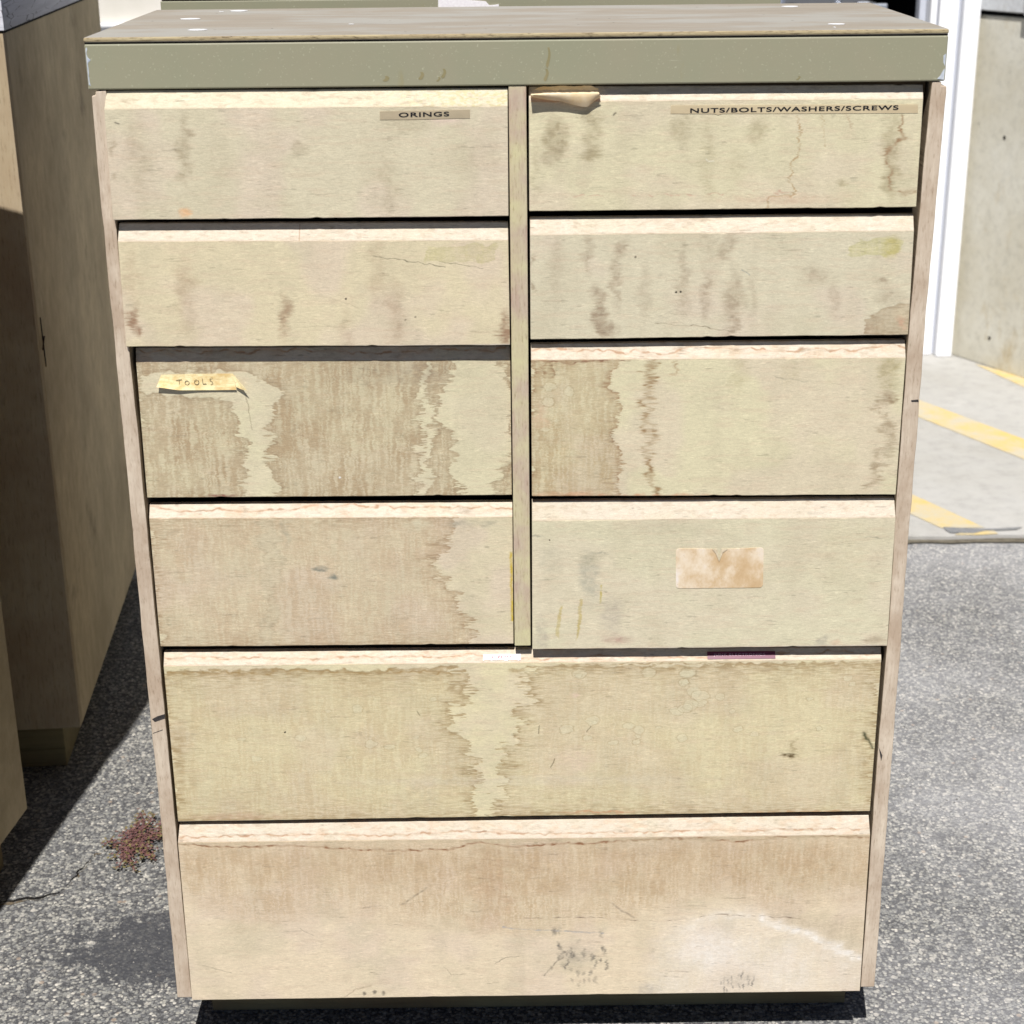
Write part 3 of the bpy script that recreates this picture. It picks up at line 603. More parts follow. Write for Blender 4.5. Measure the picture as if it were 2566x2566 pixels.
# ------------------------------------------------------------------ ground
def asphalt():
    s = N('old asphalt', .9, .2)
    v = s.map((1, 1, 1))
    wob = s.noise(160, 2, .5, v)
    cell = s.voro(210, v, out='Color'); sep = s.t.nodes.new('ShaderNodeSeparateColor'); s.L(cell, sep.inputs[0])
    d = s.voro(210, v)
    mid = s.noise(85, 5, .75, v)
    stone = s.ramp(sep.outputs[0], [(0, srgb(130, 130, 131, .56)), (.35, srgb(152, 152, 150, .56)), (.7, srgb(180, 178, 170, .57)), (.93, srgb(208, 204, 194, .60)), (1, srgb(232, 226, 214, .66))])
    binder = srgb(98, 98, 100, .55)
    dd = s.math('ADD', d, s.math('MULTIPLY', s.math('SUBTRACT', mid, .5), 1.5))
    c = s.mix(s.mr(dd, .46, .66), stone, binder)
    big_d = s.voro(95, s.map((1, 1, 1), loc=(3, 7, 1))); bc = s.voro(95, s.map((1, 1, 1), loc=(3, 7, 1)), out='Color'); sb = s.t.nodes.new('ShaderNodeSeparateColor'); s.L(bc, sb.inputs[0])
    pick = s.math('MULTIPLY', s.mr(s.math('ADD', big_d, s.math('MULTIPLY', s.math('SUBTRACT', mid, .5), .9)), .30, .38, 1, 0), s.mr(sb.outputs[0], .62, .66))
    c = s.mix(pick, c, s.ramp(sb.outputs[1], [(0, srgb(120, 121, 124, .56)), (.5, srgb(176, 174, 168, .58)), (1, srgb(214, 208, 198, .62))]))
    holes = s.math('MULTIPLY', s.mr(s.noise(36, 6, .75, v), .53, .60, 0, .85), s.mr(s.noise(5, 4, .6, v), .35, .6, .35, 1))
    c = s.mix(holes, c, srgb(88, 88, 91, .54))
    c = s.mix(s.mr(s.noise(420, 2, .6, v), .60, .70, 0, .5), c, srgb(222, 216, 204, .60))
    warm = s.voro(70, v, out='Color'); sw = s.t.nodes.new('ShaderNodeSeparateColor'); s.L(warm, sw.inputs[0])
    c = s.mix(s.math('MULTIPLY', s.mr(sw.outputs[1], .94, .96), s.mr(s.voro(70, v), .2, .3, .6, 0)), c, srgb(200, 178, 156, .6))
    # broad dusty and dark areas; the lane to the right is dustier
    big = s.noise(2.6, 5, .62, v); sx = s.t.nodes.new('ShaderNodeSeparateXYZ'); s.L(v, sx.inputs[0])
    lane = s.mr(s.math('ADD', sx.outputs[0], s.math('MULTIPLY', sx.outputs[1], .35)), -.2, 1.1, -.16, .22)
    dust = s.mr(s.math('ADD', big, lane), .42, .80, .04, 1)
    c = s.mix(s.math('MULTIPLY', dust, .42), c, srgb(186, 186, 188, .60))
    c = s.mix(dust, c, s.mix(1.0, c, (1.38, 1.37, 1.37, 1), 'MULTIPLY'))
    c = s.mix(s.mr(s.noise(6, 5, .7, v), .30, .42, .4, 0), c, srgb(92, 94, 100, .5))
    # sealer remains left of the cabinet: tar film broken by stone tips
    reg = s.t.nodes.new('ShaderNodeTexGradient'); reg.gradient_type = 'SPHERICAL'
    s.L(s.map((1 / .22, 1 / .13, 1), loc=(.52 / .22, -.235 / .13, 0)), reg.inputs[0])
    hol = s.noise(46, 6, .78, v)
    m = s.math('ADD', s.mr(reg.outputs[0], 0, .6, -.15, .13), hol)
    film = s.mr(m, .47, .53)
    c = s.mix(s.math('MULTIPLY', film, s.mr(reg.outputs[0], .02, .12, 0, .85)), c, s.mix(s.noise(120, 3, .6, v), srgb(72, 73, 78, .55), srgb(92, 93, 98, .55)))
    s.color(c).bump(s.math('SUBTRACT', mid, s.math('MULTIPLY', d, .6)), .9, .0025)
    return s.m
M['asphalt'] = asphalt()
def concrete(name, a, b, c3, k, sc=3, streak=False):
    s = N(name, .9, .2); v = s.map((1, 1, 1))
    n1 = s.noise(sc, 6, .65, v); n2 = s.noise(sc * 12, 5, .7, v); n3 = s.noise(sc * 2.2, 5, .7, s.map((1, 1, .5), loc=(5, 2, 1)))
    c = s.mix(s.mr(n1, .35, .65), srgb(*a, k), srgb(*b, k))
    c = s.mix(s.mr(n3, .58, .72, 0, .7), c, srgb(*c3, k))
    c = s.mix(1, c, s.ramp(n2, [(.3, (.86, .86, .86)), (.5, (1, 1, 1)), (.7, (1.05, 1.05, 1.05))]), 'MULTIPLY')
    s.color(c).bump(n2, .3, .003)
    return s.m
M['concrete'] = concrete('pale concrete', (212, 210, 206), (200, 197, 190), (222, 218, 212), .60, 2)
M['wall_concrete'] = concrete('cast concrete wall', (208, 205, 193), (190, 184, 166), (178, 160, 122), 1.0, 3.2)
def yellow():
    s = N('worn yellow paint', .7, .3); v = s.map((1, 1, 1))
    wn = s.noise(9, 6, .75, v)
    c = s.mix(s.mr(wn, .38, .60, 0, .95), srgb(244, 214, 136, .60), srgb(228, 218, 194, .58))
    s.color(c); return s.m
M['yellow'] = yellow()

def sheet(name, poly, z, mat, kind='structure', parent=None, thick=0):
    v = [(x, y, z) for x, y in poly]
    n = len(v); f = [tuple(range(n))]
    if thick:
        v += [(x, y, z - thick) for x, y in poly]
        f += [(i, i + n, (i + 1) % n + n, (i + 1) % n) for i in range(n)]
    o = mesh(name, v, f, mat, parent)
    if parent is None: o['kind'] = kind
    return o

CE = (0.9368, 1.8054)[1]      # where the asphalt ends
sheet('ground', [(-60, -60), (60, -60), (60, 120), (-60, 120)], 0, M['asphalt'])
cy = CE
edge = [(-20 + k * .05 if False else x, cy + .004 * math.sin(x * 23) + .006 * math.sin(x * 7.3)) for x, k in [(-12 + i * .06, i) for i in range(0, 400)]]
slab = sheet('concrete_apron', edge + [(12, 9), (-12, 9)], .012, M['concrete'], thick=.02)
M['joint_dirt'] = plain_noise('joint dirt', (112, 104, 90), (150, 142, 124), 60, .5, .95)
je = [(x, y - .022 - .008 * math.sin(x * 31) * math.sin(x * 9)) for x, y in edge[180:280]]
sheet('joint_dirt', je + [(x, y + .004) for x, y in reversed(edge[180:280])], .004, M['joint_dirt'])

# painted lines on the apron
def stripe(pts, nm='yellow_line'):
    return sheet(nm, pts, .0132, M['yellow'])
stripe([(1.2067, 2.8992), (1.4055, 2.5209), (1.4676, 2.3899), (1.4132, 2.2168), (1.3558, 2.3512), (1.1667, 2.7290), (0.9890, 3.0229), (1.0175, 3.1734)])
stripe([(0.8596, 2.3390), (0.9998, 2.0904), (1.0592, 1.9758), (1.1164, 1.8590), (1.0140, 1.8596), (0.9671, 1.9487), (0.8304, 2.1845)])
stripe([(1.4716, 3.2827), (1.5266, 3.2162), (1.5838, 3.1290), (1.6926, 2.9542), (1.6291, 2.7576), (1.5513, 3.0181), (1.5093, 3.1540)])
M['tar'] = plain_noise('tar smear', (140, 142, 146), (164, 164, 164), 90, .58, .8)
tarp = [(1.0190, 1.8646), (1.0536, 1.8583), (1.0986, 1.8492), (1.1463, 1.8503), (1.2076, 1.8588), (1.1864, 1.8413), (1.1428, 1.8375), (1.1146, 1.8383), (1.0818, 1.8214), (1.0263, 1.8256), (1.0196, 1.8438)]
sheet('tar_smear', tarp, .0144, M['tar'])
sheet('yellow_line', [(1.0444, 1.8225), (1.0952, 1.8364), (1.1334, 1.8377), (1.1371, 1.8171), (1.0884, 1.8110), (1.0325, 1.8127)], .0138, M['yellow'])

# crack in the asphalt with dirt along it
crk = [(-0.8043, 0.3574), (-0.7696, 0.3653), (-0.7463, 0.3702), (-0.7191, 0.3849), (-0.7124, 0.3957), (-0.7099, 0.4112), (-0.7024, 0.4245), (-0.7003, 0.4449), (-0.6953, 0.4563), (-0.6946, 0.4725), (-0.6890, 0.4818), (-0.6896, 0.4959), (-0.6762, 0.5052), (-0.6536, 0.5142)]
crk = [(-1.6, crk[0][1] - .12), (-1.1, crk[0][1] - .03)] + crk
r = random.Random(5)
pp = []
for (ax, ay), (bx, by) in zip(crk, crk[1:]):
    n = max(2, int(math.hypot(bx - ax, by - ay) / .006))
    for k in range(n): pp.append((ax + (bx - ax) * k / n + r.uniform(-.003, .003), ay + (by - ay) * k / n + r.uniform(-.003, .003)))
M['crack'] = plain_noise('crack shadow dirt', (26, 24, 24), (40, 36, 32), 300, .4, 1)
M['crack_dirt'] = plain_noise('crack sand', (140, 124, 100), (104, 96, 84), 260, .52, 1)
def ribbon(name, pts, w0, w1, z, mat, brk=0):
    """thin strip of uneven width along pts"""
    a = []; b = []; wv = .5
    for k, (x, y) in enumerate(pts):
        wv = min(1, max(0, wv + r.uniform(-.28, .28))); q = max(wv, .3) if wv > brk else 0
        a.append((x - w0 * q * .7, y + w0 * q)); b.append((x + w1 * (q + .12) * .7 * (-1 if w0 > 0 else 1), y - w1 * (q + .12)))
    v = [(x, y, z) for x, y in a] + [(x, y, z) for x, y in b]; n = len(pts)
    o = mesh(name, v, [(i, i + 1, i + 1 + n, i + n) for i in range(n - 1)], mat); o['kind'] = 'structure'; return o
ribbon('crack_sand', [(x + .002, y - .004) for x, y in pp], .002, .0065, .0008, M['crack_dirt'], .3)
ribbon('pavement_crack', pp, .0038, .0034, .0016, M['crack'])

# ------------------------------------------------------------------ main cabinet
cab = empty('drawer_cabinet', (0, .2, 0), 0, 'tall weathered plywood cabinet of ten drawers with an olive-edged top, standing in the middle', 'cabinet')
INV = Matrix.Translation((0, -.2, 0))
def kid(o, parent=None):
    """attach a piece modelled in world metres to the cabinet (or to one of its parts)"""
    o.parent = parent or cab
    o.matrix_parent_inverse = (INV if parent is None else Matrix.Identity(4))
    return o
HK, ZP, ZT, DP = .09, 1.257, 1.3062, .398
# carcass; panel fronts follow the slightly irregular real edges
OUTL = {1: [(0.4595, 0.0929), (0.4589, 0.3650), (0.4590, 0.4334), (0.4584, 0.5872), (0.4577, 0.6507), (0.4578, 0.7936), (0.4577, 0.8527), (0.4571, 0.9858), (0.4572, 1.0409), (0.4585, 1.1214), (0.4595, 1.1737), (0.4604, 1.2554)],
        -1: [(-0.4605, 0.0871), (-0.4604, 0.4344), (-0.4612, 0.5013), (-0.4611, 0.8046), (-0.4614, 0.8634), (-0.4609, 1.0869), (-0.4616, 1.1399), (-0.4600, 1.2572)]}
INNL = {1: [(0.4416, 0.0925), (0.4405, 0.3652), (0.4401, 0.4337), (0.4417, 0.5874), (0.4416, 0.6509), (0.4395, 0.7938), (0.4394, 0.8529), (0.4390, 0.9860), (0.4398, 1.0411), (0.4410, 1.1216), (0.4412, 1.1739), (0.4437, 1.2572)],
        -1: [(-0.4415, 0.0878), (-0.4425, 0.4342), (-0.4425, 0.5011), (-0.4437, 0.8044), (-0.4434, 0.8632), (-0.4470, 1.0867), (-0.4467, 1.1398), (-0.4439, 1.2578)]}
def run_line(pts, z):
    for (xa_, za_), (xb_, zb_) in zip(pts, pts[1:]):
        if za_ <= z <= zb_: return xa_ + (xb_ - xa_) * (z - za_) / (zb_ - za_)
    return pts[0][0] if z < pts[0][1] else pts[-1][0]
def side_panel(sgn):
    zb = HK - (.002 if sgn < 0 else -.0014)
    n = 46; r = random.Random(4 + sgn)
    outl = []
    for k in range(n + 1):
        z = zb + (ZP - zb) * k / n; outl.append((run_line(OUTL[sgn], z) + r.uniform(-.0005, .0005), z))
    xo = outl[-1][0]
    if sgn > 0: outl[-1] = (xo, ZP - .012); outl += [(xo - .0005, ZP - .005), (xo - .006, ZP - .004), (xo - .0065, ZP)]
    else: outl[-1] = (xo, ZP - .006); outl += [(xo + .004, ZP - .005), (xo + .0045, ZP - .001)]
    inn = [(run_line(INNL[sgn], ZP + (zb - ZP) * k / n) + r.uniform(-.0003, .0003), ZP + (zb - ZP) * k / n) for k in range(n + 1)]
    o = prism('side_panel', outl + inn, 0, DP, M['edge_wood'], None, .0012, 'y')
    for p_ in o.data.polygons:
        pass
    o.data.materials.append(M['inner_wood']); o.data.materials.append(M['side_ply'])
    for p_ in o.data.polygons:
        if abs(p_.normal.x) > .7: p_.material_index = 1 if p_.normal.x * sgn < 0 else 2
    return kid(o)
lp = side_panel(-1)
rp = side_panel(1)
xd0, xd1 = (-0.0120, 1.2593)[0], (0.0071, 1.2591)[0]; xe0, xe1 = (-0.0111, 0.5939)[0], (0.0084, 0.5936)[0]
zd = (-0.0061, 0.5938)[1]
dv = prism('divider', [(xe0, zd), (xe1, zd), (xd1, ZP), (xd0, ZP)], 0, DP - .02, M['edge_wood_olive'], None, .001, 'y'); kid(dv)
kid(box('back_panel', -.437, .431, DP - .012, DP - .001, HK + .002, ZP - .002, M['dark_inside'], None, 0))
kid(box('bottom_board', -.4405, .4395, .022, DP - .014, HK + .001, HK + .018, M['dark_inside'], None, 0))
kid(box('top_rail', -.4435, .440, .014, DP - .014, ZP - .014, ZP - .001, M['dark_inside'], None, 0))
for z_ in ((-0.1516, 0.5896)[1] - .012,):
    kid(box('middle_rail', -.437, .431, .030, DP - .014, z_, z_ + .016, M['dark_inside'], None, 0))
# kick base with chipped corner
kz = [(-.4337, 0), (.4427, 0), (.4432, HK + .0005), (-.438, HK + .0005)]
kid(prism('kick_base', kz, .0885, DP - .03, M['kick_wood'], None, .001, 'y'))
# fascia round the top
fx0, fx1 = -.4629, .4572
fas = box('top_edge_band', fx0, fx1, -.0015, DP + .004, ZP + .0006, ZT - .0012, M['laminate'], None, .0016); kid(fas)
# white chipping on the vertical corners, drips down the laminate
def flat(name, pts, y, mat, parent, th=.0006):
    """thin piece lying on the cabinet front: outline (x, z) at depth y"""
    n = len(pts); v = [(x, y - th, z) for x, z in pts] + [(x, y, z) for x, z in pts]
    f = [tuple(range(n)), tuple(range(2 * n - 1, n - 1, -1))] + [(i, i + n, (i + 1) % n + n, (i + 1) % n) for i in range(n)]
    o = mesh(name, v, f, mat)
    bm = bmesh.new(); bm.from_mesh(o.data); bmesh.ops.recalc_face_normals(bm, faces=bm.faces); bm.to_mesh(o.data); bm.free()
    return kid(o, parent)
r = random.Random(2)
def chip(pts): return flat('laminate_chip', pts, -.0015, M['chip_white'], fas, .0003)
lc = [(fx0 + .0014, ZT - .006)] ; 
for k in range(16): lc.append((fx0 + .0026 + r.uniform(-.0006, .0006) + (.003 if k == 5 else 0), ZT - .004 - k * .0027))
lc.append((fx0 + .0014, ZP + .006)); chip(lc)
chip([(fx1 - .0014, ZT - .020), (fx1 - .004, ZT - .022), (fx1 - .0036, ZT - .029), (fx1 - .0014, ZT - .033)])
chip([(fx1 - .0014, ZP + .014), (fx1 - .003, ZP + .012), (fx1 - .006, ZP + .006), (fx1 - .009, ZP + .003), (fx1 - .0014, ZP + .002)])
def drip(x, z1, z0, wd):
    n = 8; wk = lambda t: wd * (.28 + .25 * t) * math.sqrt(max(.02, 1 - max(0, (t - .8) / .2) ** 2))
    cxx = lambda t: x + .0012 * math.sin(t * 5)
    L = [(cxx(k / n) - wk(k / n), z1 + (z0 - z1) * k / n) for k in range(n + 1)]
    Rr = [(cxx(k / n) + wk(k / n), z1 + (z0 - z1) * k / n) for k in range(n + 1)]
    return flat('drip_mark', L + Rr[::-1], -.0015, M['drip'], fas, .0002)
drip((0.0309, 1.2962)[0], (0.0309, 1.2970)[1], (0.0309, 1.2755)[1], .0035); drip((0.0287, 1.2714)[0], (0.0287, 1.2747)[1], (0.0287, 1.2618)[1], .004)
for px_, za, zb, wd in [(1056,180,200,.005),(1112,172,196,.0042),(968,190,204,.006),(1099,192,204,.003),(2001,190,200,.003)]:
    q = PQ(px_, za); q2 = PQ(px_, zb); drip(q[0], q[1], q2[1], wd)
# top slab: plywood with rounded, frayed edge
tp = box('top_board', fx0 - .0002, fx1 + .0002, -.0022, DP + .004, ZT + .0002, ZT + .0058, [M['top'], M['ply_edge']], None, 0)
for p_ in tp.data.polygons:
    if abs(p_.normal.z) < .5: p_.material_index = 1
bevel_obj(tp, .0022, 3); kid(tp)
kid(box('top_seam', fx0 + .0006, fx1 - .0006, -.0008, DP, ZT - .0012, ZT + .0003, M['crack'], None, 0))
def spot(px_, py_, rx, ry):  # small uneven near-white disc on the top board
    q = T(px_, py_); n = 18; r = random.Random(px_)
    v = [(q[0] + math.cos(a * 2 * math.pi / n) * rx * r.uniform(.9, 1.1), q[1] + math.sin(a * 2 * math.pi / n) * ry * r.uniform(.9, 1.1)) for a in range(n)]
    o = mesh('white_spot', [(x, y, ZT + .0060) for x, y in v] + [(x, y, ZT + .0065) for x, y in v], [tuple(range(n, 2 * n))] + [(i, (i + 1) % n, (i + 1) % n + n, i + n) for i in range(n)], M['spot'])
    return kid(o, tp)
for a in [(477,48,.012,.0085),(495,75.5,.0105,.0085),(598,28,.0105,.0085),(1980,17,.0105,.009),(2096,61,.0095,.007),(2091,69,.0015,.002),(555,30,.003,.002),(880,61,.003,.002)]: spot(*a)

# drawers
DRO = []
for i, d in enumerate(DR):
    y = d['y']; th = .019; ch = .010
    bl, br, ml, mr_, tl, tr = (d[k] for k in ('bl', 'br', 'ml', 'mr', 'tl', 'tr'))
    n = 64; rr = random.Random(100 + i)
    def wear(amp, nick):
        q = 0; out = []
        for k in range(n + 1):
            q = q * .8 + rr.uniform(-amp, amp); out.append(q)
        for _ in range(nick):
            k = rr.randrange(2, n - 2); out[k] += rr.uniform(.0005, .001)
        return out
    wb, wm, wt = wear(.00016, 2), wear(.00022, 3), wear(.00012, 1)
    def row(a, b, yy, wv=None, dy=0):
        return [(a[0] + (b[0] - a[0]) * k / n, yy + (dy * wv[k] if wv else 0), a[1] + (b[1] - a[1]) * k / n + (wv[k] if wv else 0)) for k in range(n + 1)]
    R_ = [row(bl, br, y, wb), row(ml, mr_, y, [-t_ for t_ in wm]), row(tl, tr, y + ch, [-t_ for t_ in wt]), row(tl, tr, y + th), row(bl, br, y + th)]
    v = sum(R_, []); m1 = n + 1; f = []
    for q in range(5):
        for k in range(n): a0 = q * m1 + k; b0 = ((q + 1) % 5) * m1 + k; f.append((a0, a0 + 1, b0 + 1, b0))
    f += [tuple(q * m1 for q in range(5)), tuple(q * m1 + n for q in (4, 3, 2, 1, 0))]
    o = mesh('drawer', v, f, M['veneer'], None, uvf); o['label'] = d['lab']; bevel_obj(o, .0008, 2); kid(o); DRO.append(o)
    # box behind the front
    x0, x1 = ml[0] + .02, mr_[0] - .02; x0 = max(x0, bl[0] + .012); x1 = min(x1, br[0] - .012)
    zb, zt_ = bl[1] + .012, tl[1] - .03
    bx = bmesh.new()
    for (a0, a1, b0, b1, c0, c1) in [(x0, x0 + .012, y + th, .36, zb, zt_), (x1 - .012, x1, y + th, .36, zb, zt_), (x0, x1, .348, .36, zb, zt_), (x0, x1, y + th, .36, zb, zb + .006)]:
        m_ = bmesh.ops.create_cube(bx, size=1)['verts']
        for w_ in m_: w_.co = ((a0 + a1) / 2 + w_.co.x * (a1 - a0), (b0 + b1) / 2 + w_.co.y * (b1 - b0), (c0 + c1) / 2 + w_.co.z * (c1 - c0))
    me = bpy.data.meshes.new('drawer_box'); bx.to_mesh(me); bx.free()
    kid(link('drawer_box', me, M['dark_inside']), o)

# ------------------------------------------------------------------ labels with their lettering
def glyphs(txt, x0, x1, z0, z1, y, slant=0, offset=.0, space=1.0, rot=0.0, extr=.00015):
    cu = bpy.data.curves.new('txt', 'FONT'); cu.body = txt; cu.size = 1; cu.space_character = space; cu.offset = offset; cu.extrude = 0
    ob = bpy.data.objects.new('txt', cu); C.objects.link(ob)
    dg = bpy.context.evaluated_depsgraph_get(); me = bpy.data.meshes.new_from_object(ob.evaluated_get(dg))
    bpy.data.objects.remove(ob)
    xs = [v.co.x for v in me.vertices]; ys = [v.co.y for v in me.vertices]
    ax, bx_, ay, by = min(xs), max(xs), min(ys), max(ys)
    V = []
    for v in me.vertices:
        u = (v.co.x - ax) / (bx_ - ax); t = (v.co.y - ay) / (by - ay)
        V.append((x0 + (x1 - x0) * u + slant * t, y, z0 + (z1 - z0) * t + rot * (u - .5)))
    F = [tuple(p.vertices) for p in me.polygons]
    bpy.data.meshes.remove(me); return V, F

def label_tape(name, label, outline, y, tapemat, inkmat, texts, parent, th=.0004):
    n = len(outline); V = [(x, y - th, z) for x, z in outline] + [(x, y, z) for x, z in outline]
    F = [tuple(range(n))] + [(i, i + n, (i + 1) % n + n, (i + 1) % n) for i in range(n)]; mi = [0] * len(F)
    for (vv, ff) in texts:
        o_ = len(V); V += vv; F += [tuple(a + o_ for a in f_) for f_ in ff]; mi += [1] * len(ff)
    o = mesh(name, V, F, [tapemat, inkmat], None, None, False, mi); o['label'] = label
    return kid(o, parent)

s = N('cloudy label tape', .35, .5); f = s.noise(1, 3, .6, s.map((40, 40, 120)))
s.color(s.mix(s.mr(f, .3, .7), srgb(172, 158, 132, .86), srgb(186, 170, 142, .86))); M['tape'] = s.m
s = N('clear label tape', .3, .5); f = s.noise(1, 3, .6, s.map((14, 40, 60)))
s.color(s.mix(s.mr(f, .3, .7), srgb(190, 172, 140, .9), srgb(206, 190, 156, .92))); M['tape2'] = s.m
M['ink'] = plain_noise('black ink', (16, 16, 22), (30, 30, 36), 600, .8, .5, .3, 0)
Y0 = DR[0]['y']; Y4 = DR[4]['y']
a, b = (-0.1305, 1.2262), (-0.0757, 1.2310)
label_tape('label_tape', 'printed tape reading ORINGS', [(-0.1509, 1.2237), (-0.1134, 1.2237), (-0.0538, 1.2244), (-0.0536, 1.2335), (-0.1045, 1.2329), (-0.1506, 1.2326)], Y0, M['tape'], M['ink'],
    [glyphs('ORINGS', (-0.1304, 1.2290)[0], (-0.0761, 1.2284)[0], (-0.1305, 1.2265)[1], (-0.1304, 1.2314)[1], Y0 - .0007, 0, .02, 1.12, (-0.5605, 1.2334)[1] - (-0.5606, 1.2328)[1])], DRO[0])
label_tape('label_tape', 'clear printed tape reading NUTS/BOLTS/WASHERS/SCREWS', [(0.1631, 1.2258), (0.2104, 1.2252), (0.2147, 1.2238), (0.2199, 1.2252), (0.4313, 1.2237), (0.4308, 1.2330), (0.2575, 1.2341), (0.1633, 1.2347)], Y4, M['tape2'], M['ink'],
    [glyphs('NUTS/BOLTS/WASHERS/SCREWS', (0.1843, 1.2300)[0], (0.4098, 1.2277)[0], (0.2967, 1.2269)[1], (0.2964, 1.2319)[1], Y4 - .0007, 0, .02, 1.12, (-0.5600, 1.2384)[1] - (-0.5601, 1.2374)[1])], DRO[4])

# hand-written masking tape on the third drawer, lifted lower edge, folded corner
def masking(name='masking tape', k=.95):
    s = N(name, .6, .3); f = s.noise(70, 4, .65, s.map((1, 1, 1.6))); g = s.noise(1, 3, .6, s.map((40, 300, 300)))
    c = s.mix(s.mr(f, .38, .62), srgb(238, 224, 176, k), srgb(214, 184, 126, k))
    c = s.mix(s.mr(g, .3, .42, .5, 0), c, srgb(180, 146, 92, k))
    s.color(c).bump(f, .3, .0008); s.b.inputs['Subsurface Weight'].default_value = 0
    return s.m
M['mask'] = masking()
Y2 = DR[2]['y']
V = []; F = []
top_ = [(-0.4130, 0.9375), (-0.3927, 0.9378), (-0.3722, 0.9380), (-0.3517, 0.9381), (-0.3310, 0.9380)]
bot_ = [(-0.4187, 0.9241), (-0.3933, 0.9196), (-0.3737, 0.9191), (-0.3509, 0.9188), (-0.3280, 0.9190)]
lift = [.0045, .0028, .0014, .0010, .0014]
NR = 5
for k in range(5):
    for j in range(NR):
        t = j / (NR - 1)
        x = top_[k][0] * (1 - t) + bot_[k][0] * t; z = top_[k][1] * (1 - t) + bot_[k][1] * t
        V.append((x, Y2 - .0007 - lift[k] * t ** 2.2, z))
for k in range(4):
    for j in range(NR - 1): F.append((k * NR + j, k * NR + j + 1, (k + 1) * NR + j + 1, (k + 1) * NR + j))
# folded corner flap
o_ = len(V); q1 = (-0.3310, 0.9380); q2 = (-0.3148, 0.9193); q3 = (-0.3278, 0.9226); q4 = (-0.3207, 0.9192)
V += [(q1[0], Y2 - .0012, q1[1]), (q2[0], Y2 - .0070, q2[1]), (q4[0], Y2 - .0045, q4[1] + .0006), (q3[0], Y2 - .0030, q3[1])]
F += [(o_, o_ + 3, o_ + 2, o_ + 1)]
mi = [0] * len(F)
# pencilled letters as thin strokes
def stroke(pts, wd=.00055, y=Y2 - .0019):
    global V, F, mi
    for (ax, az), (bx_, bz) in zip(pts, pts[1:]):
        L = math.hypot(bx_ - ax, bz - az) + 1e-9; nx, nz = -(bz - az) / L * wd / 2, (bx_ - ax) / L * wd / 2
        o_ = len(V); V += [(ax - nx, y, az - nz), (bx_ - nx, y, bz - nz), (bx_ + nx, y, bz + nz), (ax + nx, y, az + nz)]
        F.append((o_, o_ + 1, o_ + 2, o_ + 3)); mi.append(1)
def arc(cx, cz, rx, rz, a0, a1, n=10): return [(cx + rx * math.cos(R(a0 + (a1 - a0) * k / n)), cz + rz * math.sin(R(a0 + (a1 - a0) * k / n))) for k in range(n + 1)]
stroke([(-0.3965, 0.9310), (-0.3895, 0.9323)]); stroke([(-0.3928, 0.9316), (-0.3927, 0.9241)])
c_ = (-0.3839, 0.9280); stroke(arc(c_[0], c_[1], .0024, .0026, 60, 400))
c_ = (-0.3729, 0.9286); stroke(arc(c_[0], c_[1], .0026, .0029, 80, 420))
stroke([(-0.3662, 0.9330), (-0.3658, 0.9264), (-0.3617, 0.9266)])
stroke([(-0.3543, 0.9338), (-0.3571, 0.9331), (-0.3577, 0.9308), (-0.3547, 0.9288), (-0.3544, 0.9269), (-0.3572, 0.9256)], .0004)
M['pencil'] = plain_noise('pencil', (122, 110, 84), (140, 126, 98), 600, .7, .6, .2, 0)
o = mesh('masking_tape', V, F, [M['mask'], M['pencil']], None, None, False, mi); o['label'] = 'yellowed masking tape with TOOLS pencilled on it, one corner folded over'
so = o.modifiers.new('thick', 'SOLIDIFY'); so.thickness = .0002; so.offset = 1
kid(o, DRO[2])

# curled tape at the top of the upper right drawer
xa, xb = (0.0118, 1.2469)[0], (0.0852, 1.2495)[0]; zlip = (0.0420, 1.2500)[1]
V = []; F = []; nx = 28; r = random.Random(6)
wobx = [r.uniform(-.0004, .0004) for _ in range(nx + 1)]
for k in range(nx + 1):
    u = k / nx; x = xa + (xb - xa) * u
    eL = float(ss(np.array(u), -.02, .20)); eR = float(ss(np.array(1 - u), -.01, .12))
    back = .0052 * eL * (.55 + .45 * eR) + .0004 * math.sin(u * 17)          # rear wall above the lip
    drop = (.0035 + .0118 * min(1, u / .80) + .0006 * math.sin(u * 11)) if u < .84 else .0153 - .0095 * (u - .84) / .16   # front flap below the lip
    lip = -.0012 * (1 - eL) + wobx[k]; outr = .0105 - .0035 * u
    pr = [(.0080, back), (.0078, .0015), (.0055, -.0030), (.0005, -.0050), (-.0040, -.0048), (-outr * .80, -.0020), (-outr, lip + .0004), (-outr - .0012, lip), (-outr - .0018, lip - .0012),
          (-outr - .0014, -drop * .35), (-outr + .0002, -drop * .7), (-outr + .0024, -drop)]
    for (py_, pz_) in pr:
        V.append((x + (.0016 if (u > .97 and pz_ < -.003) else 0), Y4 + py_, zlip + pz_ + r.uniform(-.00018, .00018)))
m_ = 12
for k in range(nx):
    for j in range(m_ - 1): F.append((k * m_ + j, (k + 1) * m_ + j, (k + 1) * m_ + j + 1, k * m_ + j + 1))
s = N('brittle brown tape', .45, .35); f = s.noise(60, 4, .65, s.map((1, 1, 1)))
s.color(s.mix(s.mr(f, .35, .65), srgb(250, 234, 200, .95), srgb(242, 216, 168, .92))).bump(f, .4, .001)
tr_ = s.t.nodes.new('ShaderNodeBsdfTranslucent'); tr_.inputs[0].default_value = srgb(220, 150, 70, .8)
mx = s.t.nodes.new('ShaderNodeMixShader'); mx.inputs[0].default_value = .22
s.L(s.b.outputs[0], mx.inputs[1]); s.L(tr_.outputs[0], mx.inputs[2]); s.L(mx.outputs[0], s.t.nodes['Material Output'].inputs[0])
o = mesh('curled_tape', V, F, s.m, None, None, True); o['label'] = 'piece of brittle brown tape curling off the drawer'
kid(o, DRO[4])

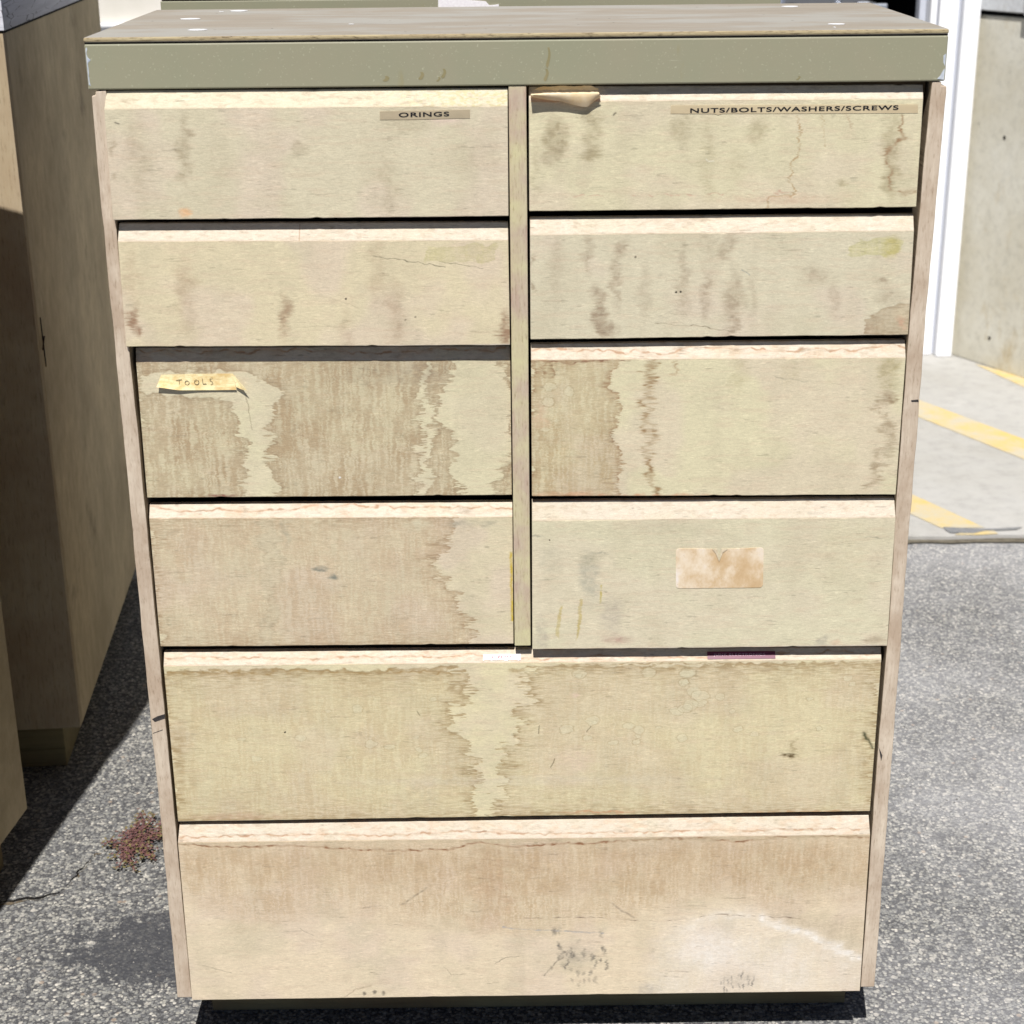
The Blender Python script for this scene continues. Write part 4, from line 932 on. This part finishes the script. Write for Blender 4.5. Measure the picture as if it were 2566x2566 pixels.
# aged paper label
s = N('aged paper', .7, .25); f = s.noise(1, 5, .6, s.map((22, 22, 16), loc=(.6, 0, .2))); g = s.noise(300, 3, .6, s.map((1, 1, 1)))
c = s.ramp(f, [(.36, srgb(232, 222, 212, .90)), (.46, srgb(228, 210, 184, .88)), (.56, srgb(210, 182, 144, .86)), (.68, srgb(196, 162, 118, .84))])
s.color(s.mix(s.mr(g, .6, .7, 0, .3), c, srgb(170, 136, 96, .9))); M['paper'] = s.m
pl = []
for cx_, cy_, a0 in [(1702,1463.5,180),(1902,1461.5,270),(1904,1378,0),(1702,1380,90)]:
    q = PQ(cx_, cy_); pl += arc(q[0], q[1], .0042, .0042, a0, a0 + 90, 4)
# V notch in the upper edge: between the last two corners
nt_ = [(0.2424, 0.7191), (0.2369, 0.7145), (0.2330, 0.7033), (0.2288, 0.7136), (0.2244, 0.7193)]
pl = pl[:15] + nt_ + pl[15:]
o = flat('paper_label', pl, DR[7]['y'], M['paper'], DRO[7], .0005); o['label'] = 'blank browned paper label torn at its upper edge'
M['paper_edge'] = plain_noise('torn paper', (222, 208, 180), (196, 178, 150), 200, .9)
for t_ in ([(0.2244, 0.7193), (0.2288, 0.7136), (0.2330, 0.7033), (0.2301, 0.7195)], [(0.2424, 0.7191), (0.2369, 0.7145), (0.2330, 0.7033), (0.2353, 0.7197)]):
    flat('torn_flap', t_, DR[7]['y'] - .0006, M['paper_edge'], DRO[7], .0006)

# stickers lying on the bevel of the wide drawer
d8 = DR[8]; y8 = d8['y']
def bevel_pt(x, t):          # point on the bevel, t=0 foot, t=1 top
    u = (x - d8['ml'][0]) / (d8['mr'][0] - d8['ml'][0])
    zf = d8['ml'][1] * (1 - u) + d8['mr'][1] * u; ztp = d8['tl'][1] * (1 - u) + d8['tr'][1] * u
    nrm = Vector((0, -(ztp - zf), .010)).normalized()
    return Vector((x, y8 + .010 * t, zf + (ztp - zf) * t)), nrm
def sticker(x0, x1, t0, t1, mat, ink, fn, label, jag=0):
    V = []; F = []; mi = []; n = 14; r = random.Random(1)
    for side in (t0, t1):
        for k in range(n + 1):
            p_, nn = bevel_pt(x0 + (x1 - x0) * k / n, side + (r.uniform(-jag, jag) if side == t0 else 0)); V.append(p_ + nn * .0008)
    F = [(k, k + 1, k + n + 2, k + n + 1) for k in range(n)]; mi = [0] * n
    for (vv, ff) in fn():
        o_ = len(V)
        for (u, _, t) in vv:
            p_, nn = bevel_pt(x0 + (x1 - x0) * u, t0 + (t1 - t0) * t); V.append(p_ + nn * .0011)
        F += [tuple(a + o_ for a in f_) for f_ in ff]; mi += [1] * len(ff)
    o = mesh('sticker', V, F, [mat, ink], None, None, False, mi); o['label'] = label; return kid(o, DRO[8])
M['emboss_red'] = plain_noise('red embossed tape with shade', (112, 38, 70), (126, 48, 82), 200, .7, .3, .5, 0)  # red darkened to take in the half shadow over the label
M['emboss_ink'] = plain_noise('raised lettering', (214, 186, 196), (190, 150, 170), 300, .8, .5, .3, 0)
sticker((0.2243, 0.5747)[0], (0.3074, 0.5741)[0], .14, .72, M['emboss_red'], M['emboss_ink'], lambda: [glyphs('JUNK ELECTRONICS', .09, .85, .28, .74, 0, 0, .0, 1.15)], 'shade-darkened red embossed label reading JUNK ELECTRONICS')
M['white_sticker'] = plain_noise('white sticker', (244, 240, 240), (232, 226, 228), 300, .93, .5)
M['red_scrawl'] = plain_noise('faded red ink', (196, 80, 96), (214, 120, 130), 400, .8, .5, .3, 0)
def scrawl():
    r = random.Random(12); out = []
    x = .22
    for g in range(7):
        V = []; F = []
        px_, pz_ = x + r.uniform(0, .02), r.uniform(.3, .8)
        for k in range(5):
            nx_, nz_ = x + r.uniform(0, .07), r.uniform(.25, .85)
            dx, dz = nx_ - px_, (nz_ - pz_) * .25; L = math.hypot(dx, dz) + 1e-6; ox, oz = -dz / L * .006, dx / L * .03
            o_ = len(V); V += [(px_ - ox, 0, pz_ - oz), (nx_ - ox, 0, nz_ - oz), (nx_ + ox, 0, nz_ + oz), (px_ + ox, 0, pz_ + oz)]; F.append((o_, o_ + 1, o_ + 2, o_ + 3))
            px_, pz_ = nx_, nz_
        out.append((V, F)); x += .082
    return out
sticker((-0.0498, 0.5760)[0], (-0.0037, 0.5754)[0], .22, .66, M['white_sticker'], M['red_scrawl'], scrawl, 'small worn white sticker with faded red scrawl', .05)

# black marker smudge and worn marks on the side panel edges
M['smudge'] = plain_noise('black smudge', (40, 40, 44), (90, 84, 80), 500, .6, .7)
def panel_mark(pts, mat=None, parent=lp): return flat('scuff_mark', pts, 0.0, mat or M['smudge'], parent, .00025)
panel_mark([(-0.4591, 0.5002), (-0.4523, 0.5040), (-0.4427, 0.5071), (-0.4428, 0.5011), (-0.4499, 0.4984), (-0.4559, 0.4963)])
panel_mark([(-0.4597, 0.4808), (-0.4470, 0.4857), (-0.4470, 0.4849), (-0.4598, 0.4801)])
panel_mark([(0.4411, 0.4494), (0.4464, 0.4375), (0.4454, 0.4296), (0.4484, 0.4290), (0.4441, 0.4336)][:3], None, rp)
panel_mark([(0.4477, 0.8997), (0.4559, 0.9005), (0.4566, 0.8976), (0.4483, 0.8977)], None, rp)

# ------------------------------------------------------------------ cabinets round it
def plain_cabinet(name, label, cx, cy_, rz, wd, dp, ht, group, front_mat, lamin=True, side_in=.037):
    """origin: right front bottom corner of the body; x to the left is negative, y to the back"""
    t = empty(name, (cx, cy_, 0), rz, label, 'cabinet', group)
    zp = ht - .049
    box('side_panel', -.018, 0, .0185, dp, HK, zp, M['side_ply'], t, .0015)
    box('side_panel', -wd, -wd + .018, .0185, dp, HK, zp, M['side_ply'], t, .0015)
    box('back_panel', -wd + .0185, -.0185, dp - .012, dp - .001, HK + .002, zp - .001, M['side_ply'], t, 0)
    box('bottom_board', -wd + .0185, -.0185, .0195, dp - .013, HK, HK + .018, M['kick_wood'], t, 0)
    box('kick_base', -wd + side_in, -side_in, .03, dp - .03, 0, HK - .0005, M['kick_wood'], t, .002)
    return t, zp
# left one: grey bare top edge
M['left_front'] = wood('left cabinet front', (196, 178, 146), (206, 192, 164), (180, 158, 130), 'z', .80, st=(260, 260, 40), st2=(60, 60, 8))
def bare_edge():
    s = N('bare grey board edge', .8, .25)
    v = s.map((1, 1, 1)); n1 = s.noise(1, 4, .6, s.map((20, 5, 120)))
    # hairline breaks along and across
    a = s.voro(1, s.map((30, 9, 75)), 'DISTANCE_TO_EDGE')
    c = s.mix(s.mr(n1, .3, .7), srgb(166, 167, 174, 1.35), srgb(188, 189, 196, 1.35))
    br_ = s.math('MULTIPLY', s.mr(a, .0, .035, 1, 0), s.mr(s.noise(30, 3, .6, v), .42, .6))
    c = s.mix(br_, c, srgb(60, 58, 64, .8))
    s.color(c); return s.m
M['bare_edge'] = bare_edge()
LY = math.atan2(.0707, .9975)
t, zp = plain_cabinet('plywood_cabinet', 'tall shaded plywood cabinet on the left whose top has a bare grey cracked edge', -.7641, .7573, LY, .92, .93, 1.306, 'weathered cabinets standing round the middle one', M['left_front'])
box('front_board', -.92, -.0002, .0, .018, HK, zp, M['left_front'], t, .001)
box('top_edge_band', -.925, .003, -.003, .935, zp + .003, zp + .058, M['bare_edge'], t, .001)
box('seam', -.92, .0015, .001, .93, zp - .0005, zp + .0032, M['crack'], t, 0)
box('top_board', -.925, .003, -.003, .935, zp + .0582, zp + .064, M['top'], t, .001)
# blackened slot on the side with a small wire hook
M['slot_black'] = plain_noise('black slot', (12, 11, 10), (24, 20, 18), 200, .5, .9)
M['rust'] = plain_noise('rusty wire', (110, 72, 44), (80, 54, 36), 200, .6, .8)
def onside(l, z, w_=.0025):    # point on the visible side, l metres back from the front edge
    return (0.0006, l, z)
V = []; pts = [(.0350, .811), (.0372, .812), (.0400, .772), (.0418, .735), (.0392, .729), (.0368, .765), (.0358, .79)]
o = mesh('dark_slot', [(.0002, a, b) for a, b in pts] + [(.0014, a, b) for a, b in pts], [tuple(range(7, 14))] + [(i, (i + 1) % 7, (i + 1) % 7 + 7, i + 7) for i in range(7)], M['slot_black'], t)
def bar(name, a, b, rad, mat, parent, n=6):
    a, b = Vector(a), Vector(b); d = (b - a).normalized(); u = d.orthogonal().normalized(); w_ = d.cross(u)
    V = [p_ + (u * math.cos(2 * math.pi * k / n) + w_ * math.sin(2 * math.pi * k / n)) * rad for p_ in (a, b) for k in range(n)]
    F = [(k, (k + 1) % n, (k + 1) % n + n, k + n) for k in range(n)] + [tuple(range(n - 1, -1, -1)), tuple(range(n, 2 * n))]
    return mesh(name, V, F, mat, parent)
bar('wire_hook', (.002, .022, .762), (.003, .040, .780), .0012, M['rust'], t)

# nearest left one, turned slightly, its back corner just in frame
NY = -math.atan2(.115, .993)
yn = Vector((-.7857, .4857)) - Vector((.115, .993)) * .47
t, zp = plain_cabinet('plywood_cabinet', 'closest dark plywood cabinet cut off by the lower left border', yn.x, yn.y, NY, .92, .47, 1.43, 'weathered cabinets standing round the middle one', M['left_front'])
box('front_board', -.92, -.0002, .0, .018, HK, zp, M['left_front'], t, .001)
box('top_board', -.925, .003, -.003, .475, zp + .0002, zp + .049, M['laminate'], t, .001)

# rear one: only its olive edge band shows over the middle cabinet
rx0, rx1 = (-0.5055, 1.3058)[0], (0.3814, 1.2971)[0]
t, zp = plain_cabinet('plywood_cabinet', 'cabinet with an olive laminate edge and a torn white sticker, right behind the middle one', rx1, .668, 0, rx1 - rx0, .42, 1.3062, 'weathered cabinets standing round the middle one', M['left_front'])
box('front_board', -(rx1 - rx0), -.0002, .0, .018, HK, zp, M['left_front'], t, .001)
box('top_edge_band', -(rx1 - rx0) - .002, .002, -.003, .425, zp + .0002, 1.3055, M['laminate'], t, .001)
box('seam', -(rx1 - rx0), .001, -.001, .42, 1.3052, 1.3072, M['crack'], t, 0)
box('top_board', -(rx1 - rx0) - .002, .002, -.003, .425, 1.307, 1.3125, M['top'], t, .0015)
ws = [(a[0] - rx1, a[1]) for a in ((-0.1089, 1.3058), (-0.1093, 1.2904), (-0.0220, 1.2895), (-0.0220, 1.2972), (-0.0288, 1.2962), (-0.0357, 1.2957), (-0.0408, 1.3013), (-0.0620, 1.3031), (-0.0791, 1.3044))]
n = len(ws)
mesh('torn_sticker', [(x, -.0042, z) for x, z in ws] + [(x, -.003, z) for x, z in ws], [tuple(range(n))] + [(i, i + n, (i + 1) % n + n, (i + 1) % n) for i in range(n)], M['white_sticker'], t)

# ------------------------------------------------------------------ building behind
M['cream'] = plain_noise('cream wall paint', (238, 232, 222), (230, 225, 213), 6, .74, .6, .3, .1)
M['white'] = plain_noise('white paint', (250, 250, 252), (242, 244, 248), 8, .9, .45, .4, .05)
M['offwhite'] = plain_noise('pale grey paint and ledge shade', (204, 208, 220), (212, 216, 226), 8, .80, .5, .4, .05)
M['siding'] = concrete('worn white siding', (222, 224, 226), (206, 208, 210), (190, 188, 180), .85, 9)
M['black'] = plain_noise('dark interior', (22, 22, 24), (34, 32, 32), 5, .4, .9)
bl_ = empty('garage_building', (0, 3.6, 0), 0, 'cream painted building with a white framed dark doorway, behind the cabinets', 'building')
def bk(o, parent=None):
    o.parent = parent or bl_; o.matrix_parent_inverse = Matrix.Translation((0, -3.6, 0)) if parent is None else Matrix.Identity(4); return o
WY = 3.42; OX0, OX1 = .55, 1.262
zl1, zl0 = (-1.2259, 1.0701)[1], (-1.2269, 1.0597)[1]
bk(box('wall', -7, OX0 - .02, WY, WY + .15, zl1 + .001, 3.0, M['cream'], None, 0))
bk(box('wall_base', -7, OX0 - .02, WY, WY + .15, 0.01, zl0 - .001, M['offwhite'], None, 0))  # bluish shade under the ledge is put into the base colour
bk(box('ledge', -7, OX0 - .02, WY - .035, WY + .15, zl0, zl1, M['white'], None, .003))
bk(box('lintel', OX0 - .02, 1.45, WY, WY + .15, 2.2, 3.0, M['cream'], None, 0))
# dark room behind the doorway
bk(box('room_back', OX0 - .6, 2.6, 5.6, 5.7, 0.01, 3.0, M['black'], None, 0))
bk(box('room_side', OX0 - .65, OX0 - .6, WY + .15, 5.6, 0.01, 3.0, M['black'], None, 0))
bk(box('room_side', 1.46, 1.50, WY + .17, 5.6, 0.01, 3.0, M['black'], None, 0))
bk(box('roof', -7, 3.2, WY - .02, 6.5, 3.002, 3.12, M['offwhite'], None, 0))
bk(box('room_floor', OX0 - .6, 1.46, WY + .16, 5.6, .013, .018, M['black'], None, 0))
# white frame of the doorway: boards with grooves between them
fr = empty('door_frame', (1.34, 3.4, 0), 0, 'white painted door frame boards beside the concrete wall', 'door frame')
def fk(o): o.parent = fr; o.matrix_parent_inverse = Matrix.Translation((-1.34, -3.4, 0)); return o
FZ = 2.4
fk(box('door_stop', 1.2533, 1.2745, 3.45, 3.50, .012, FZ, M['offwhite'], None, .003))
fk(box('frame_board', 1.2760, 1.2950, 3.400, 3.50, .012, FZ, M['white'], None, .004))
fk(box('frame_groove', 1.2950, 1.3022, 3.425, 3.50, .012, FZ, M['offwhite'], None, 0))
fk(box('frame_board', 1.3022, 1.3600, 3.396, 3.50, .012, FZ, M['white'], None, .004))
fk(box('frame_groove', 1.3600, 1.3690, 3.415, 3.50, .012, FZ, M['offwhite'], None, 0))
fk(box('frame_board', 1.3690, 1.4200, 3.372, 3.50, .012, FZ, M['white'], None, .004))
# concrete stem wall running towards the viewer, boards above
wa = empty('concrete_wall', (1.43, 3.37, 0), 0, 'low cast concrete wall with white weathered siding above, at the right', 'wall')
d_ = Vector((1.584 - 1.462, 3.129 - 3.354)).normalized(); n_ = Vector((-d_.y, d_.x))  # n_ points away (to the right/back)
p0 = Vector((1.4235, 3.405)); zw = 1.070
def slab_w(name, s0, s1, off, th, z0, z1, mat, bev=.003):
    a = p0 + d_ * s0; b = p0 + d_ * s1
    q = [a + n_ * off, b + n_ * off, b + n_ * (off + th), a + n_ * (off + th)]
    v = [(p_.x, p_.y, z) for z in (z0, z1) for p_ in q]
    f = [(0, 3, 2, 1), (4, 5, 6, 7), (0, 1, 5, 4), (1, 2, 6, 5), (2, 3, 7, 6), (3, 0, 4, 7)]
    o = mesh(name, v, f, mat); bm = bmesh.new(); bm.from_mesh(o.data); bmesh.ops.recalc_face_normals(bm, faces=bm.faces); bm.to_mesh(o.data); bm.free()
    if bev: bevel_obj(o, bev)
    o.parent = wa; o.matrix_parent_inverse = Matrix.Translation((-1.43, -3.37, 0)); return o
slab_w('wall_body', 0, 3.2, 0, .25, .0125, zw, M['wall_concrete'])
slab_w('gap', .002, 3.1, .012, .2, zw + .0005, zw + .025, M['black'], 0)
slab_w('siding_board', .012, .205, -.010, .05, zw + .014, zw + .26, M['siding'])
slab_w('siding_board', .207, .45, -.024, .05, zw + .008, zw + .26, M['siding'])
slab_w('siding_board', .452, .70, -.012, .05, zw + .012, zw + .26, M['siding'])
slab_w('siding_board', 0.0, 3.1, .0, .05, zw + .262, zw + .52, M['siding'])
# holes in the wall: small dark pits
def pit(o3, rad):
    n = 9; r = random.Random(int(o3[2] * 1000))
    V = []
    for k in range(n):
        a = 2 * math.pi * k / n; rr = rad * r.uniform(.7, 1.15)
        V.append((o3[0] + d_.x * math.cos(a) * rr - n_.x * .002, o3[1] + d_.y * math.cos(a) * rr - n_.y * .002, o3[2] + math.sin(a) * rr))
    o = mesh('pit', V, [tuple(range(n))], M['slot_black']); o.parent = wa; o.matrix_parent_inverse = Matrix.Translation((-1.43, -3.37, 0))
pit((1.4963, 3.2708, 0.7230), .006); pit((1.5034, 3.2576, 0.1039), .006); pit((1.4430, 3.3689, 0.7506), .002)

# metal work table in the doorway: galvanised plate on legs
mt = empty('metal_table', (1.02, 3.75, 0), 0, 'galvanised metal bench standing inside the dark doorway', 'table')
def metal():
    s = N('galvanised metal', .32, .5); s.b.inputs['Metallic'].default_value = .85
    f = s.noise(30, 4, .6, s.map((1, 1, 1))); s.color(s.mix(f, srgb(170, 176, 186, .9), srgb(228, 232, 240, .95))); return s.m
M['metal'] = metal()
def mk(o): o.parent = mt; o.matrix_parent_inverse = Matrix.Translation((-1.02, -3.75, 0)); return o
mzt = (1.2251, 1.0878)[1]
mk(box('bench_top', .80, 1.175, 3.58, 4.02, mzt - .028, mzt, M['metal'], None, .006))
mk(box('front_lip', .98, 1.18, 3.555, 3.58, mzt - .034, mzt + .006, M['metal'], None, .004))
for x, y in ((.83, 3.62), (1.14, 3.66), (.83, 3.98), (1.14, 3.98)):
    mk(box('leg', x - .018, x + .018, y - .018, y + .018, .018, mzt - .028, M['metal'], None, .003))
mk(bar('brace', (.84, 3.62, mzt - .03), (.90, 3.62, mzt + .12), .014, M['metal'], None))
mk(bar('brace', (1.04, 3.60, mzt - .02), (1.01, 3.60, mzt + .12), .012, M['metal'], None))
mk(box('bracket', 1.085, 1.125, 3.56, 3.60, mzt - .03, mzt + .012, M['metal'], None, .004))

# ------------------------------------------------------------------ weed in the crack
wd_ = empty('weed', (*(-0.6333, 0.5102), 0), 0, 'low pinkish purple weed growing out of the asphalt crack', 'plant')
root = Vector((*(-0.6345, 0.5162), 0))
tips = [(-0.6759, 0.5040), (-0.6755, 0.5195), (-0.6549, 0.4693), (-0.6377, 0.4390), (-0.6122, 0.4316), (-0.6095, 0.4625), (-0.5865, 0.4620), (-0.5862, 0.4937), (-0.6387, 0.6081), (-0.6150, 0.6000), (-0.5915, 0.5704), (-0.5837, 0.5394), (-0.5908, 0.5249), (-0.6433, 0.5591), (-0.6532, 0.5434), (-0.6490, 0.4927), (-0.5827, 0.5516), (-0.6124, 0.5523), (-0.6174, 0.5279), (-0.6325, 0.4688), (-0.6015, 0.4799), (-0.6372, 0.5777)]
r = random.Random(21)
V = []; F = []; mi = []; SV = []; SF = []
def leaf(p_, ang, L, wd, tilt, m):
    d = Vector((math.cos(ang), math.sin(ang), 0)); s_ = Vector((-d.y, d.x, 0)); up = Vector((0, 0, 1))
    a = p_; b = p_ + d * L * .5 + up * tilt * .6; c = p_ + d * L + up * tilt
    o_ = len(V); V.extend([a, b + s_ * wd, c, b - s_ * wd, b + up * .0004 + d * .0]); F.extend([(o_, o_ + 4, o_ + 1), (o_ + 1, o_ + 4, o_ + 2), (o_ + 2, o_ + 4, o_ + 3), (o_ + 3, o_ + 4, o_)]); mi.extend([m] * 4)
for ti, tp_ in enumerate(tips):
    tpv = Vector((tp_[0], tp_[1], 0)); L = (tpv - root).length; n = max(6, int(L / .0035))
    lat = (tpv - root).normalized(); ln = Vector((-lat.y, lat.x, 0)); bow = r.uniform(-.012, .012)
    prev = None
    for k in range(n + 1):
        u = k / n; c = root.lerp(tpv, u) + ln * bow * math.sin(u * math.pi); c.z = .0045 + .006 * math.sin(u * 2.6) + r.uniform(0, .002)
        if prev is not None:
            o_ = len(SV); SV += [prev + ln * .0012, prev - ln * .0012, c - ln * .0011, c + ln * .0011]; SF.append((o_, o_ + 1, o_ + 2, o_ + 3))
        prev = c
        for q in range(3 if u > .12 else 1):
            m = 0 if r.random() < .74 - .45 * max(0, u - .55) / .45 * 1.3 else (1 if r.random() < .55 else 2)
            if u > .85 and r.random() < .6: m = 1
            leaf(c + Vector((r.uniform(-.007, .007), r.uniform(-.007, .007), r.uniform(-.003, .005))), r.uniform(0, 6.28), r.uniform(.0042, .0085), r.uniform(.0014, .0028), r.uniform(-.0015, .0022), m)
def leafmat(name, a, b):
    s = N(name, .6, .3); f = s.noise(180, 2, .5, s.map((1, 1, 1))); s.color(s.mix(s.mr(f, .35, .65), srgb(*a, .50), srgb(*b, .50))); return s.m
LM = [leafmat('maroon leaf', (156, 112, 112), (118, 80, 78)), leafmat('olive leaf', (140, 134, 82), (164, 144, 96)), leafmat('orange leaf', (158, 116, 96), (140, 102, 92))]
o = mesh('foliage', V, F, LM, wd_, None, False, mi); o['kind'] = 'stuff'; o.matrix_parent_inverse = Matrix.Translation(-Vector(wd_.location))
o = mesh('stem', SV, SF, LM[0], wd_); o.matrix_parent_inverse = Matrix.Translation(-Vector(wd_.location))

# loose grit on the asphalt: real little stones, nobody could count them
r = random.Random(77); V = []; F = []
for k in range(3800):
    if k < 2600: x = r.uniform(-.98, -.44); y = r.uniform(-.02, 1.0)
    else: x = r.uniform(.45, 1.0); y = r.uniform(-.02, 1.3)
    s_ = r.choice((.0009, .0012, .0016, .0022)) * r.uniform(.8, 1.3)
    o_ = len(V); a = r.uniform(0, 6.28)
    V += [(x + math.cos(a + q * 2.09) * s_ * r.uniform(.7, 1.2), y + math.sin(a + q * 2.09) * s_ * r.uniform(.7, 1.2), -.0002) for q in range(3)] + [(x, y, s_ * .9)]
    F += [(o_, o_ + 1, o_ + 3), (o_ + 1, o_ + 2, o_ + 3), (o_ + 2, o_, o_ + 3)]
s = N('grit', .9, .2); s.color(s.ramp(s.voro(60, s.map((1, 1, 1)), out='Distance'), [(0, srgb(215, 208, 196, .62)), (.5, srgb(150, 148, 144, .55)), (1, srgb(110, 110, 112, .5))]))
o = mesh('grit', V, F, s.m); tag(o, 'loose pale grit scattered over the asphalt', 'gravel', None, 'stuff')
